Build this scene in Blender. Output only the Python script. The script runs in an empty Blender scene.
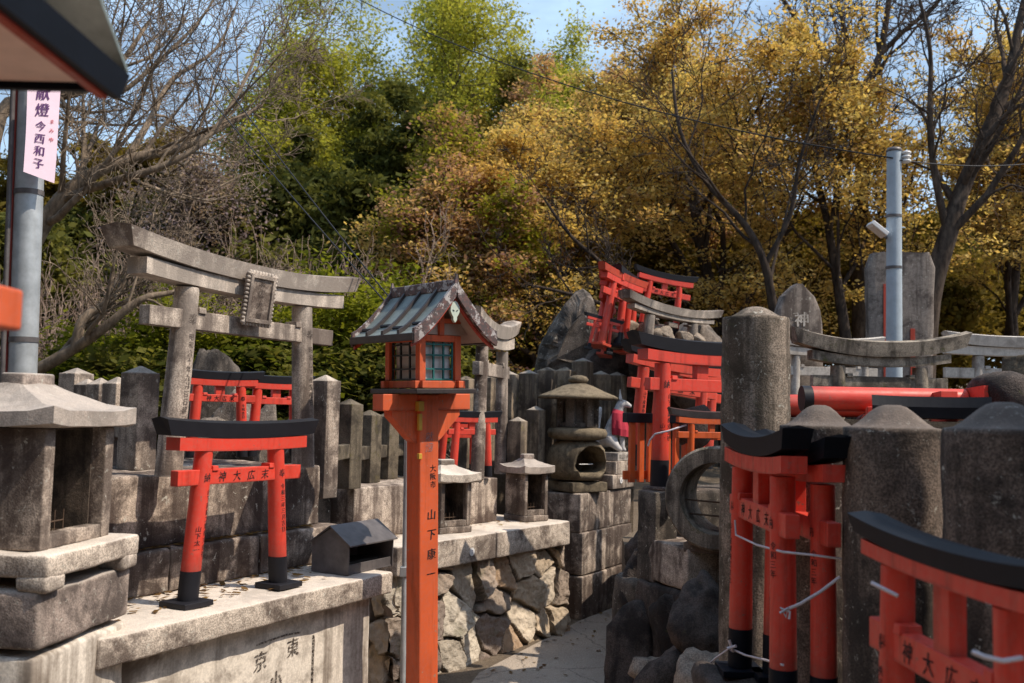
import bpy, bmesh, math, random
import numpy as np
from mathutils import Vector, Matrix, Euler, noise

random.seed(7)
SC = bpy.context.scene
COL = SC.collection
rad = math.radians

# ------------------------------------------------------------------ camera
F = 995.0
CAMLOC = Vector((0, 0, 1.6))
CM = Matrix.Rotation(rad(94.0), 3, 'X') @ Matrix.Rotation(rad(1.4), 3, 'Z')


def ray(px, py):
    return CM @ Vector(((px - 512) / F, (341.5 - py) / F, -1))


def pt(px, py, Y):
    """surveyed point: where the sight line through a photo position is Y metres deep"""
    r = ray(px, py)
    return CAMLOC + r * (Y / r.y)


def gz(px, py, z):
    r = ray(px, py)
    return CAMLOC + r * ((z - 1.6) / r.z)


cam = bpy.data.cameras.new('camera')
cam.lens = F / 1024 * 36
cam.sensor_width = 36
cam.clip_end = 600
cam.clip_start = 0.05
cam.dof.use_dof = True
cam.dof.focus_distance = 5.0
cam.dof.aperture_fstop = 4.0
camo = bpy.data.objects.new('camera', cam)
COL.objects.link(camo)
camo.matrix_world = Matrix.Translation(CAMLOC) @ CM.to_4x4()
SC.camera = camo

# ------------------------------------------------------------------ light
SUN_EL = rad(53)
SUN_AZ = math.atan2(0.97, -0.22)          # clockwise from +Y
world = bpy.data.worlds.new('World')
SC.world = world
world.use_nodes = True
nt = world.node_tree
nt.nodes.clear()
sky = nt.nodes.new('ShaderNodeTexSky')
sky.sky_type = 'NISHITA'
sky.sun_disc = False
sky.sun_elevation = SUN_EL
sky.sun_rotation = SUN_AZ
sky.air_density = 1.2
sky.dust_density = 1.6
tc = nt.nodes.new('ShaderNodeTexCoord')
mp = nt.nodes.new('ShaderNodeMapping')
mp.inputs['Scale'].default_value = (1.6, 1.6, 4.5)
nz = nt.nodes.new('ShaderNodeTexNoise')
nz.inputs['Scale'].default_value = 2.3
nz.inputs['Detail'].default_value = 7
nz.inputs['Roughness'].default_value = 0.55
cr = nt.nodes.new('ShaderNodeValToRGB')
cr.color_ramp.elements[0].position = 0.42
cr.color_ramp.elements[0].color = (0.20, 0.20, 0.20, 1)
cr.color_ramp.elements[1].position = 0.72
cr.color_ramp.elements[1].color = (0.85, 0.85, 0.85, 1)
mx = nt.nodes.new('ShaderNodeMixRGB')
mx.inputs[2].default_value = (6.2, 8.6, 11.6, 1)
bg = nt.nodes.new('ShaderNodeBackground')
bg.inputs['Strength'].default_value = 0.14
out = nt.nodes.new('ShaderNodeOutputWorld')
lk = nt.links.new
lk(tc.outputs['Generated'], mp.inputs['Vector'])
lk(mp.outputs['Vector'], nz.inputs['Vector'])
lk(nz.outputs['Fac'], cr.inputs['Fac'])
lk(cr.outputs['Color'], mx.inputs['Fac'])
lk(sky.outputs['Color'], mx.inputs[1])
lk(mx.outputs['Color'], bg.inputs['Color'])
lk(bg.outputs['Background'], out.inputs['Surface'])

sl = bpy.data.lights.new('sun', 'SUN')
sl.energy = 5.0
sl.angle = rad(0.5)
sl.color = (1.0, 0.88, 0.73)
so = bpy.data.objects.new('sun', sl)
COL.objects.link(so)
tosun = Vector((math.sin(SUN_AZ) * math.cos(SUN_EL), math.cos(SUN_AZ) * math.cos(SUN_EL), math.sin(SUN_EL)))
so.rotation_euler = (-tosun).to_track_quat('-Z', 'Y').to_euler()
so.location = (10, -4, 12)

SC.view_settings.view_transform = 'Standard'
SC.view_settings.look = 'None'
SC.view_settings.exposure = 0
SC.cycles.max_bounces = 6
SC.cycles.transparent_max_bounces = 8
SC.cycles.use_denoising = True


# ------------------------------------------------------------------ materials
def new_mat(name):
    m = bpy.data.materials.new(name)
    m.use_nodes = True
    t = m.node_tree
    t.nodes.clear()
    o = t.nodes.new('ShaderNodeOutputMaterial')
    b = t.nodes.new('ShaderNodeBsdfPrincipled')
    t.links.new(b.outputs[0], o.inputs[0])
    return m, t, b, o


def coords(t, scale=(1, 1, 1)):
    c = t.nodes.new('ShaderNodeTexCoord')
    oi = t.nodes.new('ShaderNodeObjectInfo')
    mul = t.nodes.new('ShaderNodeVectorMath')
    mul.operation = 'MULTIPLY_ADD'
    comb = t.nodes.new('ShaderNodeCombineXYZ')
    m = t.nodes.new('ShaderNodeMath')
    m.operation = 'MULTIPLY'
    m.inputs[1].default_value = 37.0
    t.links.new(oi.outputs['Random'], m.inputs[0])
    for i in range(3):
        t.links.new(m.outputs[0], comb.inputs[i])
    mul.inputs[1].default_value = scale
    t.links.new(c.outputs['Object'], mul.inputs[0])
    t.links.new(comb.outputs[0], mul.inputs[2])
    return mul.outputs[0]


def nnoise(t, vec, scale, detail=4, rough=.55, dist=0):
    n = t.nodes.new('ShaderNodeTexNoise')
    n.inputs['Scale'].default_value = scale
    n.inputs['Detail'].default_value = detail
    n.inputs['Roughness'].default_value = rough
    n.inputs['Distortion'].default_value = dist
    t.links.new(vec, n.inputs['Vector'])
    return n.outputs['Fac']


def ramp(t, fac, a, b, ca=(0, 0, 0, 1), cb=(1, 1, 1, 1)):
    r = t.nodes.new('ShaderNodeValToRGB')
    r.color_ramp.elements[0].position = a
    r.color_ramp.elements[1].position = b
    r.color_ramp.elements[0].color = ca
    r.color_ramp.elements[1].color = cb
    t.links.new(fac, r.inputs[0])
    return r.outputs[0]


def mixc(t, fac, a, b, mode='MIX'):
    m = t.nodes.new('ShaderNodeMixRGB')
    m.blend_type = mode
    for i, x in ((0, fac), (1, a), (2, b)):
        if isinstance(x, (int, float)):
            m.inputs[i].default_value = x
        elif isinstance(x, tuple):
            m.inputs[i].default_value = x if len(x) == 4 else (*x, 1)
        else:
            t.links.new(x, m.inputs[i])
    return m.outputs[0]


def bumpn(t, h, strength, dist=.01):
    b = t.nodes.new('ShaderNodeBump')
    b.inputs['Strength'].default_value = strength
    b.inputs['Distance'].default_value = dist
    t.links.new(h, b.inputs['Height'])
    return b.outputs[0]


def normal_z(t):
    g = t.nodes.new('ShaderNodeNewGeometry')
    s = t.nodes.new('ShaderNodeSeparateXYZ')
    t.links.new(g.outputs['Normal'], s.inputs[0])
    return s.outputs[2]


def gen_z(t):
    c = t.nodes.new('ShaderNodeTexCoord')
    s = t.nodes.new('ShaderNodeSeparateXYZ')
    t.links.new(c.outputs['Generated'], s.inputs[0])
    return s.outputs[2]


def addn(t, a, b, k):
    m = t.nodes.new('ShaderNodeMath')
    m.operation = 'MULTIPLY_ADD'
    m.inputs[1].default_value = k
    t.links.new(b, m.inputs[0])
    t.links.new(a, m.inputs[2])
    return m.outputs[0]


def mul1(t, a, k):
    m = t.nodes.new('ShaderNodeMath')
    m.operation = 'MULTIPLY'
    m.inputs[1].default_value = k
    t.links.new(a, m.inputs[0])
    return m.outputs[0]


def mat_stone(name, col, dark=(.055, .046, .040), dirt=.6, streak=.5, moss=0.0, mosscol=(.10, .10, .035), speck=.5,
              sc=1.0, bump=.35, top=None, lichen=0.0, weather=.75, edge=.3):
    m, t, b, o = new_mat(name)
    v = coords(t)
    vs = coords(t, (9, 9, .7))
    sp = nnoise(t, v, 170 * sc, 2, .6)
    isl = t.nodes.new('ShaderNodeNewGeometry').outputs['Random Per Island']
    c = mixc(t, ramp(t, sp, .38, .62), tuple(x * (1 - .55 * speck) for x in col), tuple(min(1, x * (1 + .32 * speck)) for x in col))
    mid = nnoise(t, v, 22 * sc, 5, .65)
    c = mixc(t, ramp(t, mid, .47, .64), c, mixc(t, .42, c, dark))
    big = nnoise(t, v, 4.2 * sc, 6, .68, .4)
    c = mixc(t, ramp(t, big, .63 - .24 * dirt, .74 - .22 * dirt), c, mixc(t, .82, c, dark))
    st = nnoise(t, vs, 1.3 * sc, 5, .6)
    c = mixc(t, ramp(t, st, .64 - .22 * streak, .76 - .20 * streak), c, mixc(t, .78, c, dark))
    tone = ramp(t, isl, 0, 1, (.78, .77, .76, 1), (1.0, .98, .95, 1))
    c = mixc(t, 1.0, c, tone, 'MULTIPLY')
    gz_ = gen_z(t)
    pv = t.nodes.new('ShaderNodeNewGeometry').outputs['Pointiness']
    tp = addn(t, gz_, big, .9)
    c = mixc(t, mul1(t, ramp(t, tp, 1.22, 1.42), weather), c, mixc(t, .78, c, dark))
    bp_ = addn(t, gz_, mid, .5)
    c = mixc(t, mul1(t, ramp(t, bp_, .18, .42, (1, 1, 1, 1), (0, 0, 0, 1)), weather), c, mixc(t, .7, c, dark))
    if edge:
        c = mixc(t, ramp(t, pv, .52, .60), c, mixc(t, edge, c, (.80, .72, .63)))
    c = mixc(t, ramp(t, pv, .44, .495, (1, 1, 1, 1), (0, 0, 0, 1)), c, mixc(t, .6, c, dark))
    if lichen:
        li = nnoise(t, v, 38 * sc, 4, .7, .6)
        c = mixc(t, ramp(t, li, .64 - .1 * lichen, .70), c, (.50, .48, .42))
    if moss:
        mo = nnoise(t, v, 11, 5, .7)
        c = mixc(t, ramp(t, mo, .68 - .3 * moss, .82 - .2 * moss), c, mosscol)
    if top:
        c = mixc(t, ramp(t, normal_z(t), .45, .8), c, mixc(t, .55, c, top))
    t.links.new(c, b.inputs['Base Color'])
    b.inputs['Roughness'].default_value = .9
    b.inputs['Specular IOR Level'].default_value = .25
    h = mixc(t, .55, nnoise(t, v, 60 * sc, 6, .75), sp)
    t.links.new(bumpn(t, h, bump, .012), b.inputs['Normal'])
    return m


def mat_paint(name, col, rough=.42, wear=.25, wearcol=(.30, .12, .09), fade=.25, spec=.4):
    m, t, b, o = new_mat(name)
    v = coords(t)
    vs = coords(t, (14, 14, 1.2))
    c = mixc(t, ramp(t, nnoise(t, v, 5, 4), .3, .75), col, tuple(min(1, x * (1 - fade) + .02 * fade) for x in col))
    c = mixc(t, ramp(t, nnoise(t, vs, 1.5, 5, .65), .52, .68), c, tuple(x * .62 for x in col))
    c = mixc(t, ramp(t, nnoise(t, v, 70, 3, .6), .45, .7), c, mixc(t, .25, c, (.45, .16, .12)))
    w = nnoise(t, v, 26, 7, .72)
    c = mixc(t, ramp(t, w, .70 - .22 * wear, .725 - .22 * wear), c, wearcol)
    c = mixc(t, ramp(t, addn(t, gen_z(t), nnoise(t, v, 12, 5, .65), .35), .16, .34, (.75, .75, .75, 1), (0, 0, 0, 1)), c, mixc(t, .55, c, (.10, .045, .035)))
    t.links.new(c, b.inputs['Base Color'])
    r = ramp(t, nnoise(t, v, 30, 4), .3, .7, (rough - .08,) * 3 + (1,), (rough + .14,) * 3 + (1,))
    t.links.new(r, b.inputs['Roughness'])
    b.inputs['Specular IOR Level'].default_value = spec
    t.links.new(bumpn(t, mixc(t, .5, w, nnoise(t, vs, 6, 4)), .12, .004), b.inputs['Normal'])
    return m


def mat_plain(name, col, rough=.6, metal=0.0, var=.25, bump=.08, spec=.4):
    m, t, b, o = new_mat(name)
    v = coords(t)
    c = mixc(t, ramp(t, nnoise(t, v, 14, 5, .65), .32, .72), col, tuple(x * (1 - var) for x in col))
    t.links.new(c, b.inputs['Base Color'])
    b.inputs['Roughness'].default_value = rough
    b.inputs['Metallic'].default_value = metal
    b.inputs['Specular IOR Level'].default_value = spec
    t.links.new(bumpn(t, nnoise(t, v, 80, 4), bump, .004), b.inputs['Normal'])
    return m


def mat_leaf(name, trans=.42, gain=1.0, rough=.5):
    m = bpy.data.materials.new(name)
    m.use_nodes = True
    t = m.node_tree
    t.nodes.clear()
    o = t.nodes.new('ShaderNodeOutputMaterial')
    a = t.nodes.new('ShaderNodeAttribute')
    a.attribute_name = 'tint'
    d = t.nodes.new('ShaderNodeBsdfDiffuse')
    tr = t.nodes.new('ShaderNodeBsdfTranslucent')
    mxs = t.nodes.new('ShaderNodeMixShader')
    mxs.inputs[0].default_value = trans
    t.links.new(a.outputs['Color'], d.inputs['Color'])
    t.links.new(mixc(t, 1.0, a.outputs['Color'], (1.25 * gain, 1.2 * gain, .7 * gain, 1), 'MULTIPLY'), tr.inputs['Color'])
    t.links.new(d.outputs[0], mxs.inputs[1])
    t.links.new(tr.outputs[0], mxs.inputs[2])
    t.links.new(mxs.outputs[0], o.inputs[0])
    return m


def mat_bark(name, col, col2):
    m, t, b, o = new_mat(name)
    v = coords(t, (1, 1, .35))
    n = nnoise(t, v, 16, 6, .7)
    c = mixc(t, ramp(t, n, .35, .65), col2, col)
    c = mixc(t, ramp(t, nnoise(t, v, 4, 4), .55, .75), c, tuple(x * 1.6 for x in col))
    t.links.new(c, b.inputs['Base Color'])
    b.inputs['Roughness'].default_value = .95
    b.inputs['Specular IOR Level'].default_value = .15
    t.links.new(bumpn(t, n, .6, .02), b.inputs['Normal'])
    return m


def mat_rubble(name):
    m, t, b, o = new_mat(name)
    a = t.nodes.new('ShaderNodeAttribute')
    a.attribute_name = 'tint'
    v = coords(t)
    c = mixc(t, ramp(t, nnoise(t, v, 9, 6, .7, .5), .35, .72), a.outputs['Color'], mixc(t, .5, a.outputs['Color'], (.06, .047, .037)))
    c = mixc(t, ramp(t, nnoise(t, v, 60, 5, .7), .5, .72), c, mixc(t, .4, c, (.42, .39, .34)))
    c = mixc(t, ramp(t, nnoise(t, v, 5, 5, .65), .58, .72), c, mixc(t, .6, c, (.075, .08, .03)))
    t.links.new(c, b.inputs['Base Color'])
    b.inputs['Roughness'].default_value = .92
    b.inputs['Specular IOR Level'].default_value = .2
    h = mixc(t, .5, nnoise(t, v, 28, 7, .75), nnoise(t, v, 110, 4, .7))
    t.links.new(bumpn(t, h, .55, .02), b.inputs['Normal'])
    return m


def mat_ink(name, col, worn):
    m, t, b, o = new_mat(name)
    v = coords(t)
    b.inputs['Base Color'].default_value = (*col, 1)
    b.inputs['Roughness'].default_value = .8
    tr = t.nodes.new('ShaderNodeBsdfTransparent')
    mxs = t.nodes.new('ShaderNodeMixShader')
    t.links.new(ramp(t, nnoise(t, v, 90, 4, .65), .66 - .5 * worn, .80 - .5 * worn, (0, 0, 0, 1), (.85, .85, .85, 1)), mxs.inputs[0])
    t.links.new(b.outputs[0], mxs.inputs[1])
    t.links.new(tr.outputs[0], mxs.inputs[2])
    t.links.new(mxs.outputs[0], o.inputs[0])
    return m


M = {}
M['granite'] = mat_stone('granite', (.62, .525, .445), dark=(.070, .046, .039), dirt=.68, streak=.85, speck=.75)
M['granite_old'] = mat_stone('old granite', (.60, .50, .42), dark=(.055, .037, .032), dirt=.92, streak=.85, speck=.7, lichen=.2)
M['granite_mossy'] = mat_stone('mossy granite', (.42, .36, .29), dirt=.6, streak=.6, moss=.35, speck=.6, edge=0)
M['fence_stone'] = mat_stone('fence stone', (.36, .285, .205), dark=(.05, .037, .030), dirt=.7, streak=.8, moss=.3, mosscol=(.17, .14, .055), speck=.6)
M['concrete'] = mat_stone('weathered concrete', (.84, .77, .68), dark=(.13, .095, .07), dirt=.44, streak=.72, speck=.22, sc=.6, bump=.15)
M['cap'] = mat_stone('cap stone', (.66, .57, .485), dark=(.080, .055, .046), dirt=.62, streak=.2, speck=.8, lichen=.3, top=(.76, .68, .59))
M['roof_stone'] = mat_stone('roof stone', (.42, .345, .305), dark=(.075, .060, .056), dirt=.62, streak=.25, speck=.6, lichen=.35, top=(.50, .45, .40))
M['granite_weathered'] = mat_stone('weathered granite beam', (.56, .48, .41), dark=(.085, .055, .046), dirt=.95, streak=.8, speck=.75, lichen=.2)
M['tablet_stone'] = mat_stone('tablet stone', (.31, .265, .235), dark=(.07, .055, .05), dirt=.6, streak=.7, speck=.5, lichen=.2, edge=0)
M['fence_dark'] = mat_stone('shaded fence stone', (.20, .165, .12), dark=(.04, .033, .026), dirt=.6, streak=.6, moss=.35, mosscol=(.12, .10, .04), speck=.5, edge=0)  # darker copy of the fence stone, tree shade put into its colour
M['dark_stone'] = mat_stone('dark stone', (.17, .145, .125), dark=(.03, .026, .024), dirt=.6, streak=.6, speck=.7, lichen=.15, edge=0)
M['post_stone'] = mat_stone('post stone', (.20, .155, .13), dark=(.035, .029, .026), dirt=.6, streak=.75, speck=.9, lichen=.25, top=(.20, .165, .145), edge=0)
M['post_mossy'] = mat_stone('post mossy', (.33, .27, .22), dark=(.055, .045, .034), dirt=.6, streak=.75, speck=.9, moss=.25, mosscol=(.10, .095, .05), lichen=.3, edge=0)
M['brown_stone'] = mat_stone('brown stone', (.24, .195, .135), dark=(.05, .04, .03), dirt=.5, streak=.3, moss=.25, mosscol=(.14, .12, .05), speck=.5, edge=0)
M['rock'] = mat_stone('rock', (.27, .225, .19), dark=(.035, .03, .027), dirt=.7, streak=.2, speck=.6, sc=.8, bump=.7, lichen=.3, edge=0)
M['rock_dark'] = mat_stone('dark rock', (.125, .10, .088), dark=(.022, .019, .018), dirt=.7, streak=.2, speck=.6, sc=.8, bump=.7, moss=.1, edge=0)
M['rock_warm'] = mat_stone('warm rock', (.40, .33, .265), dark=(.08, .06, .05), dirt=.4, streak=.2, speck=.6, sc=.8, bump=.6, edge=0)
M['white_stone'] = mat_stone('white stone', (.60, .56, .52), dark=(.14, .12, .11), dirt=.35, streak=.4, speck=.3, bump=.15)
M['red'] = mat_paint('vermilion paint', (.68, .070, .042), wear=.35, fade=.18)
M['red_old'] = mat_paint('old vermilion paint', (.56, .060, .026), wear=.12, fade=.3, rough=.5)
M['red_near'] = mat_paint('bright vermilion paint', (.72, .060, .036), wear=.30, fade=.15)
M['orange'] = mat_paint('orange paint', (.70, .115, .022), wear=.06, fade=.25, rough=.5)
M['orange_lamp'] = mat_paint('orange red paint', (.74, .125, .036), wear=.35, wearcol=(.42, .20, .13), fade=.28, rough=.55)
M['black'] = mat_plain('black paint', (.016, .016, .021), rough=.5, var=.3, spec=.25)
M['black_blue'] = mat_plain('dark blue black paint', (.007, .010, .017), rough=.55, var=.3, spec=.14)
M['ink'] = mat_ink('ink', (.022, .014, .016), .30)
M['ink_red'] = mat_plain('red ink', (.55, .08, .10), rough=.7)
M['ink_faint'] = mat_ink('faded ink', (.34, .20, .20), .45)
M['ink_purple'] = mat_plain('purple ink', (.10, .03, .14), rough=.7)
M['carve'] = mat_ink('carved line', (.085, .065, .055), .42)
M['copper'] = mat_plain('verdigris sheet', (.25, .30, .29), rough=.5, metal=.2, var=.45)
M['copper_dark'] = mat_plain('dark copper sheet', (.085, .070, .068), rough=.42, metal=.45, var=.5)
M['copper_edge'] = mat_paint('weathered barge board', (.10, .075, .075), wear=.75, wearcol=(.44, .41, .40), fade=.4, rough=.55)
M['wood'] = mat_plain('bare wood', (.30, .235, .17), rough=.8, var=.4)
M['soffit'] = mat_plain('pale soffit', (.50, .38, .32), rough=.7, var=.25)
M['soffit_near'] = mat_plain('brown soffit', (.82, .64, .57), rough=.7, var=.2)
M['paper'] = mat_plain('white paper pane', (.66, .62, .60), rough=.8, var=.15)
M['teal'] = mat_plain('teal lattice paint', (.022, .165, .160), rough=.5, var=.3)
M['lattice_dark'] = mat_plain('dark lattice', (.030, .034, .034), rough=.5)
M['celadon'] = mat_plain('celadon paint', (.60, .68, .58), rough=.5, var=.2)
M['yellow'] = mat_plain('yellow fitting', (.62, .36, .05), rough=.5, var=.3)
M['metal'] = mat_plain('galvanised steel', (.50, .535, .56), rough=.5, metal=.35, var=.35)
M['pole_blue'] = mat_plain('pale grey blue pole', (.42, .49, .55), rough=.55, var=.2)
M['iron'] = mat_plain('black sheet iron', (.15, .135, .135), rough=.42, metal=.1, var=.5)
M['iron_in'] = mat_plain('sooty iron', (.028, .025, .024), rough=.7, var=.4)
M['soot_shade'] = mat_stone('sooty shaded stone', (.16, .125, .10), dark=(.02, .017, .016), dirt=.8, streak=.6, speck=.5, edge=0)  # sooty tone with the deep shade of the interior put into the colour
M['rust'] = mat_plain('rusty wire', (.12, .075, .05), rough=.8, var=.5)
M['banner'] = mat_plain('pink white banner', (.80, .62, .73), rough=.75, var=.08, bump=.03)
M['pipe_red'] = mat_plain('red pipe', (.50, .09, .07), rough=.5)
M['string'] = mat_plain('white nylon string', (.70, .64, .68), rough=.6)
M['wire'] = mat_plain('black wire', (.015, .015, .018), rough=.6)
M['white'] = mat_plain('white enamel', (.78, .77, .76), rough=.35, var=.06)
M['blue_ink'] = mat_plain('blue ink', (.03, .05, .25), rough=.6)
M['white_fur'] = mat_stone('white glazed fox', (.72, .71, .72), dark=(.20, .18, .18), dirt=.25, streak=.3, speck=.12, bump=.1, edge=0)
M['cloth_red'] = mat_plain('red cloth', (.52, .035, .065), rough=.85, var=.3)
M['rubble'] = mat_rubble('rubble stones')
M['bark'] = mat_bark('bark', (.115, .085, .065), (.035, .026, .022))
M['bark_pale'] = mat_bark('pale bark', (.29, .225, .165), (.10, .075, .055))
M['bark_dark'] = mat_bark('dark bark', (.075, .055, .042), (.024, .018, .016))
M['twig_brown'] = mat_bark('brown twigs', (.36, .27, .21), (.20, .14, .11))
M['leaf'] = mat_leaf('leaf', trans=.5)
M['leaf_dark'] = mat_leaf('needle leaf', trans=.35)


# ------------------------------------------------------------------ mesh helpers
class MB:
    def __init__(self):
        self.v, self.f, self.m, self.s = [], [], [], []

    def add(self, vs, fs, mi=0, smooth=False, X=None):
        o = len(self.v)
        if X is not None:
            vs = [X @ Vector(p) for p in vs]
        self.v += [tuple(p) for p in vs]
        self.f += [tuple(i + o for i in f) for f in fs]
        self.m += [mi] * len(fs)
        self.s += [smooth] * len(fs)
        return self

    def box(self, c, s, bev=.004, mi=0, R=None, taper=1.0):
        x, y, z = (a / 2 for a in s)
        b = min(bev, x * .45, y * .45, z * .45)
        return self.rbox(c, s, b, 0, 99, mi=mi, R=R, taper=taper, smooth=False)

    def rbox(self, c, s, bev=.01, rough=.004, cell=.06, seed=0, mi=0, R=None, taper=1.0, smooth=True, sag=0):
        """rounded block with worn faces; taper scales the top in x and y"""
        h = [a / 2 for a in s]
        bev = min(bev, min(h) * .6)

        def div(hh):
            inner = [-(hh - bev), hh - bev]
            n = max(1, int((inner[1] - inner[0]) / cell))
            L = [-hh, -hh + bev * .45] + [inner[0] + (inner[1] - inner[0]) * i / n for i in range(n + 1)] + [hh - bev * .45, hh]
            return L
        D = [div(a) for a in h]
        N = [len(a) - 1 for a in D]
        idx, vs, fs = {}, [], []

        def vid(i, j, k):
            key = (i, j, k)
            if key not in idx:
                p = Vector((D[0][i], D[1][j], D[2][k]))
                q = Vector([max(-(h[a] - bev), min(h[a] - bev, p[a])) for a in range(3)])
                e = p - q
                if e.length > 1e-9:
                    e.normalize()
                    p = q + e * bev
                    if rough:
                        w = p + Vector((seed * 3.1, seed * 1.7, seed * 2.3))
                        p = p + e * rough * (noise.noise(w * 7) + .6 * noise.noise(w * 19) + .35 * noise.noise(w * 45))
                f = 1 + (taper - 1) * (p.z / s[2] + .5)
                p = Vector((p.x * f, p.y * f, p.z))
                idx[key] = len(vs)
                vs.append(p)
            return idx[key]
        nx, ny, nz_ = N
        for i in range(nx):
            for j in range(ny):
                fs.append((vid(i, j, 0), vid(i, j + 1, 0), vid(i + 1, j + 1, 0), vid(i + 1, j, 0)))
                fs.append((vid(i, j, nz_), vid(i + 1, j, nz_), vid(i + 1, j + 1, nz_), vid(i, j + 1, nz_)))
        for i in range(nx):
            for k in range(nz_):
                fs.append((vid(i, 0, k), vid(i + 1, 0, k), vid(i + 1, 0, k + 1), vid(i, 0, k + 1)))
                fs.append((vid(i, ny, k), vid(i, ny, k + 1), vid(i + 1, ny, k + 1), vid(i + 1, ny, k)))
        for j in range(ny):
            for k in range(nz_):
                fs.append((vid(0, j, k), vid(0, j, k + 1), vid(0, j + 1, k + 1), vid(0, j + 1, k)))
                fs.append((vid(nx, j, k), vid(nx, j + 1, k), vid(nx, j + 1, k + 1), vid(nx, j, k + 1)))
        X = Matrix.Translation(Vector(c))
        if R is not None:
            X = X @ R.to_4x4()
        return self.add(vs, fs, mi, smooth, X)

    def loft(self, rings, mi=0, smooth=False, caps=True, X=None):
        n = len(rings[0])
        vs = [p for r in rings for p in r]
        fs = []
        for a in range(len(rings) - 1):
            for i in range(n):
                j = (i + 1) % n
                fs.append((a * n + i, a * n + j, (a + 1) * n + j, (a + 1) * n + i))
        self.add(vs, fs, mi, smooth, X)
        if caps:
            self.add(rings[0], [tuple(range(n))[::-1]], mi, False, X)
            self.add(rings[-1], [tuple(range(n))], mi, False, X)
        return self

    def lathe(self, prof, seg=24, mi=0, wob=0, X=None, smooth=True, seed=0, c=(0, 0)):
        rings = []
        for r, z in prof:
            ring = []
            for i in range(seg):
                a = 2 * math.pi * i / seg
                rr = r
                if wob:
                    rr = r + wob * noise.noise(Vector((math.cos(a) * 2 + seed, math.sin(a) * 2, z * 9))) + wob * .5 * noise.noise(Vector((math.cos(a) * 7 + seed, math.sin(a) * 7, z * 30)))
                ring.append((c[0] + rr * math.cos(a), c[1] + rr * math.sin(a), z))
            rings.append(ring)
        return self.loft(rings, mi, smooth, True, X)

    def tube(self, pts, rads, seg=10, mi=0, smooth=True):
        pts = [Vector(p) for p in pts]
        if isinstance(rads, (int, float)):
            rads = [rads] * len(pts)
        rings = []
        up = None
        for i, p in enumerate(pts):
            t = (pts[min(i + 1, len(pts) - 1)] - pts[max(i - 1, 0)]).normalized()
            if up is None:
                up = Vector((0, 0, 1)) if abs(t.z) < .9 else Vector((1, 0, 0))
            a = t.cross(up).normalized()
            b = a.cross(t).normalized()
            up = b
            rings.append([p + (a * math.cos(2 * math.pi * k / seg) + b * math.sin(2 * math.pi * k / seg)) * rads[i] for k in range(seg)])
        return self.loft(rings, mi, smooth)

    def plate(self, poly, y0, y1, mi=0, X=None):
        """polygon in x,z extruded in y"""
        n = len(poly)
        vs = [(x, y0, z) for x, z in poly] + [(x, y1, z) for x, z in poly]
        fs = [tuple(range(n)), tuple(range(2 * n - 1, n - 1, -1))] + [(i, i + n, (i + 1) % n + n, (i + 1) % n) for i in range(n)]
        return self.add(vs, fs, mi, False, X)

    def build(self, name, mats, parent=None, loc=None, rotz=None):
        me = bpy.data.meshes.new(name)
        me.from_pydata(self.v, [], self.f)
        mats = mats if isinstance(mats, (list, tuple)) else [mats]
        for mm in mats:
            me.materials.append(M[mm] if isinstance(mm, str) else mm)
        me.polygons.foreach_set('material_index', self.m)
        me.polygons.foreach_set('use_smooth', self.s)
        me.validate()
        bm = bmesh.new()
        bm.from_mesh(me)
        bmesh.ops.recalc_face_normals(bm, faces=bm.faces)
        bm.to_mesh(me)
        bm.free()
        o = bpy.data.objects.new(name, me)
        COL.objects.link(o)
        if parent is not None:
            o.parent = parent
        if loc is not None:
            o.location = loc
        if rotz is not None:
            o.rotation_euler = (0, 0, rotz)
        return o


def tag(o, label=None, cat=None, group=None, kind=None):
    if label:
        o['label'] = label
    if cat:
        o['category'] = cat
    if group:
        o['group'] = group
    if kind:
        o['kind'] = kind
    return o


def thing(name, label, cat, loc=(0, 0, 0), rot=0, group=None):
    o = bpy.data.objects.new(name, None)
    o.empty_display_size = .1
    COL.objects.link(o)
    o.location = loc
    o.rotation_euler = rot if isinstance(rot, (tuple, Euler)) else (0, 0, rot)
    return tag(o, label, cat, group)


def copy_tree(o, parent=None):
    c = o.copy()
    COL.objects.link(c)
    c.parent = parent
    for ch in list(o.children):
        copy_tree(ch, c)
    return c


# writing ---------------------------------------------------------------
_GL = {}


def glyph(ch):
    if ch not in _GL:
        cu = bpy.data.curves.new('glyph', 'FONT')
        cu.body = ch
        cu.resolution_u = 2
        ob = bpy.data.objects.new('glyph', cu)
        COL.objects.link(ob)
        dg = bpy.context.evaluated_depsgraph_get()
        me = bpy.data.meshes.new_from_object(ob.evaluated_get(dg))
        vs = [(v.co.x, v.co.y) for v in me.vertices]
        fs = [tuple(p.vertices) for p in me.polygons]
        if vs:
            cx = (min(v[0] for v in vs) + max(v[0] for v in vs)) / 2
            vs = [(x - cx, y - .38) for x, y in vs]
        _GL[ch] = (vs, fs)
        bpy.data.objects.remove(ob)
        bpy.data.curves.remove(cu)
        bpy.data.meshes.remove(me)
    return _GL[ch]


def hash_(s, i):
    return (sum(ord(c) for c in s) * 13 + i * 71) % 97 / 7.0


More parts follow.
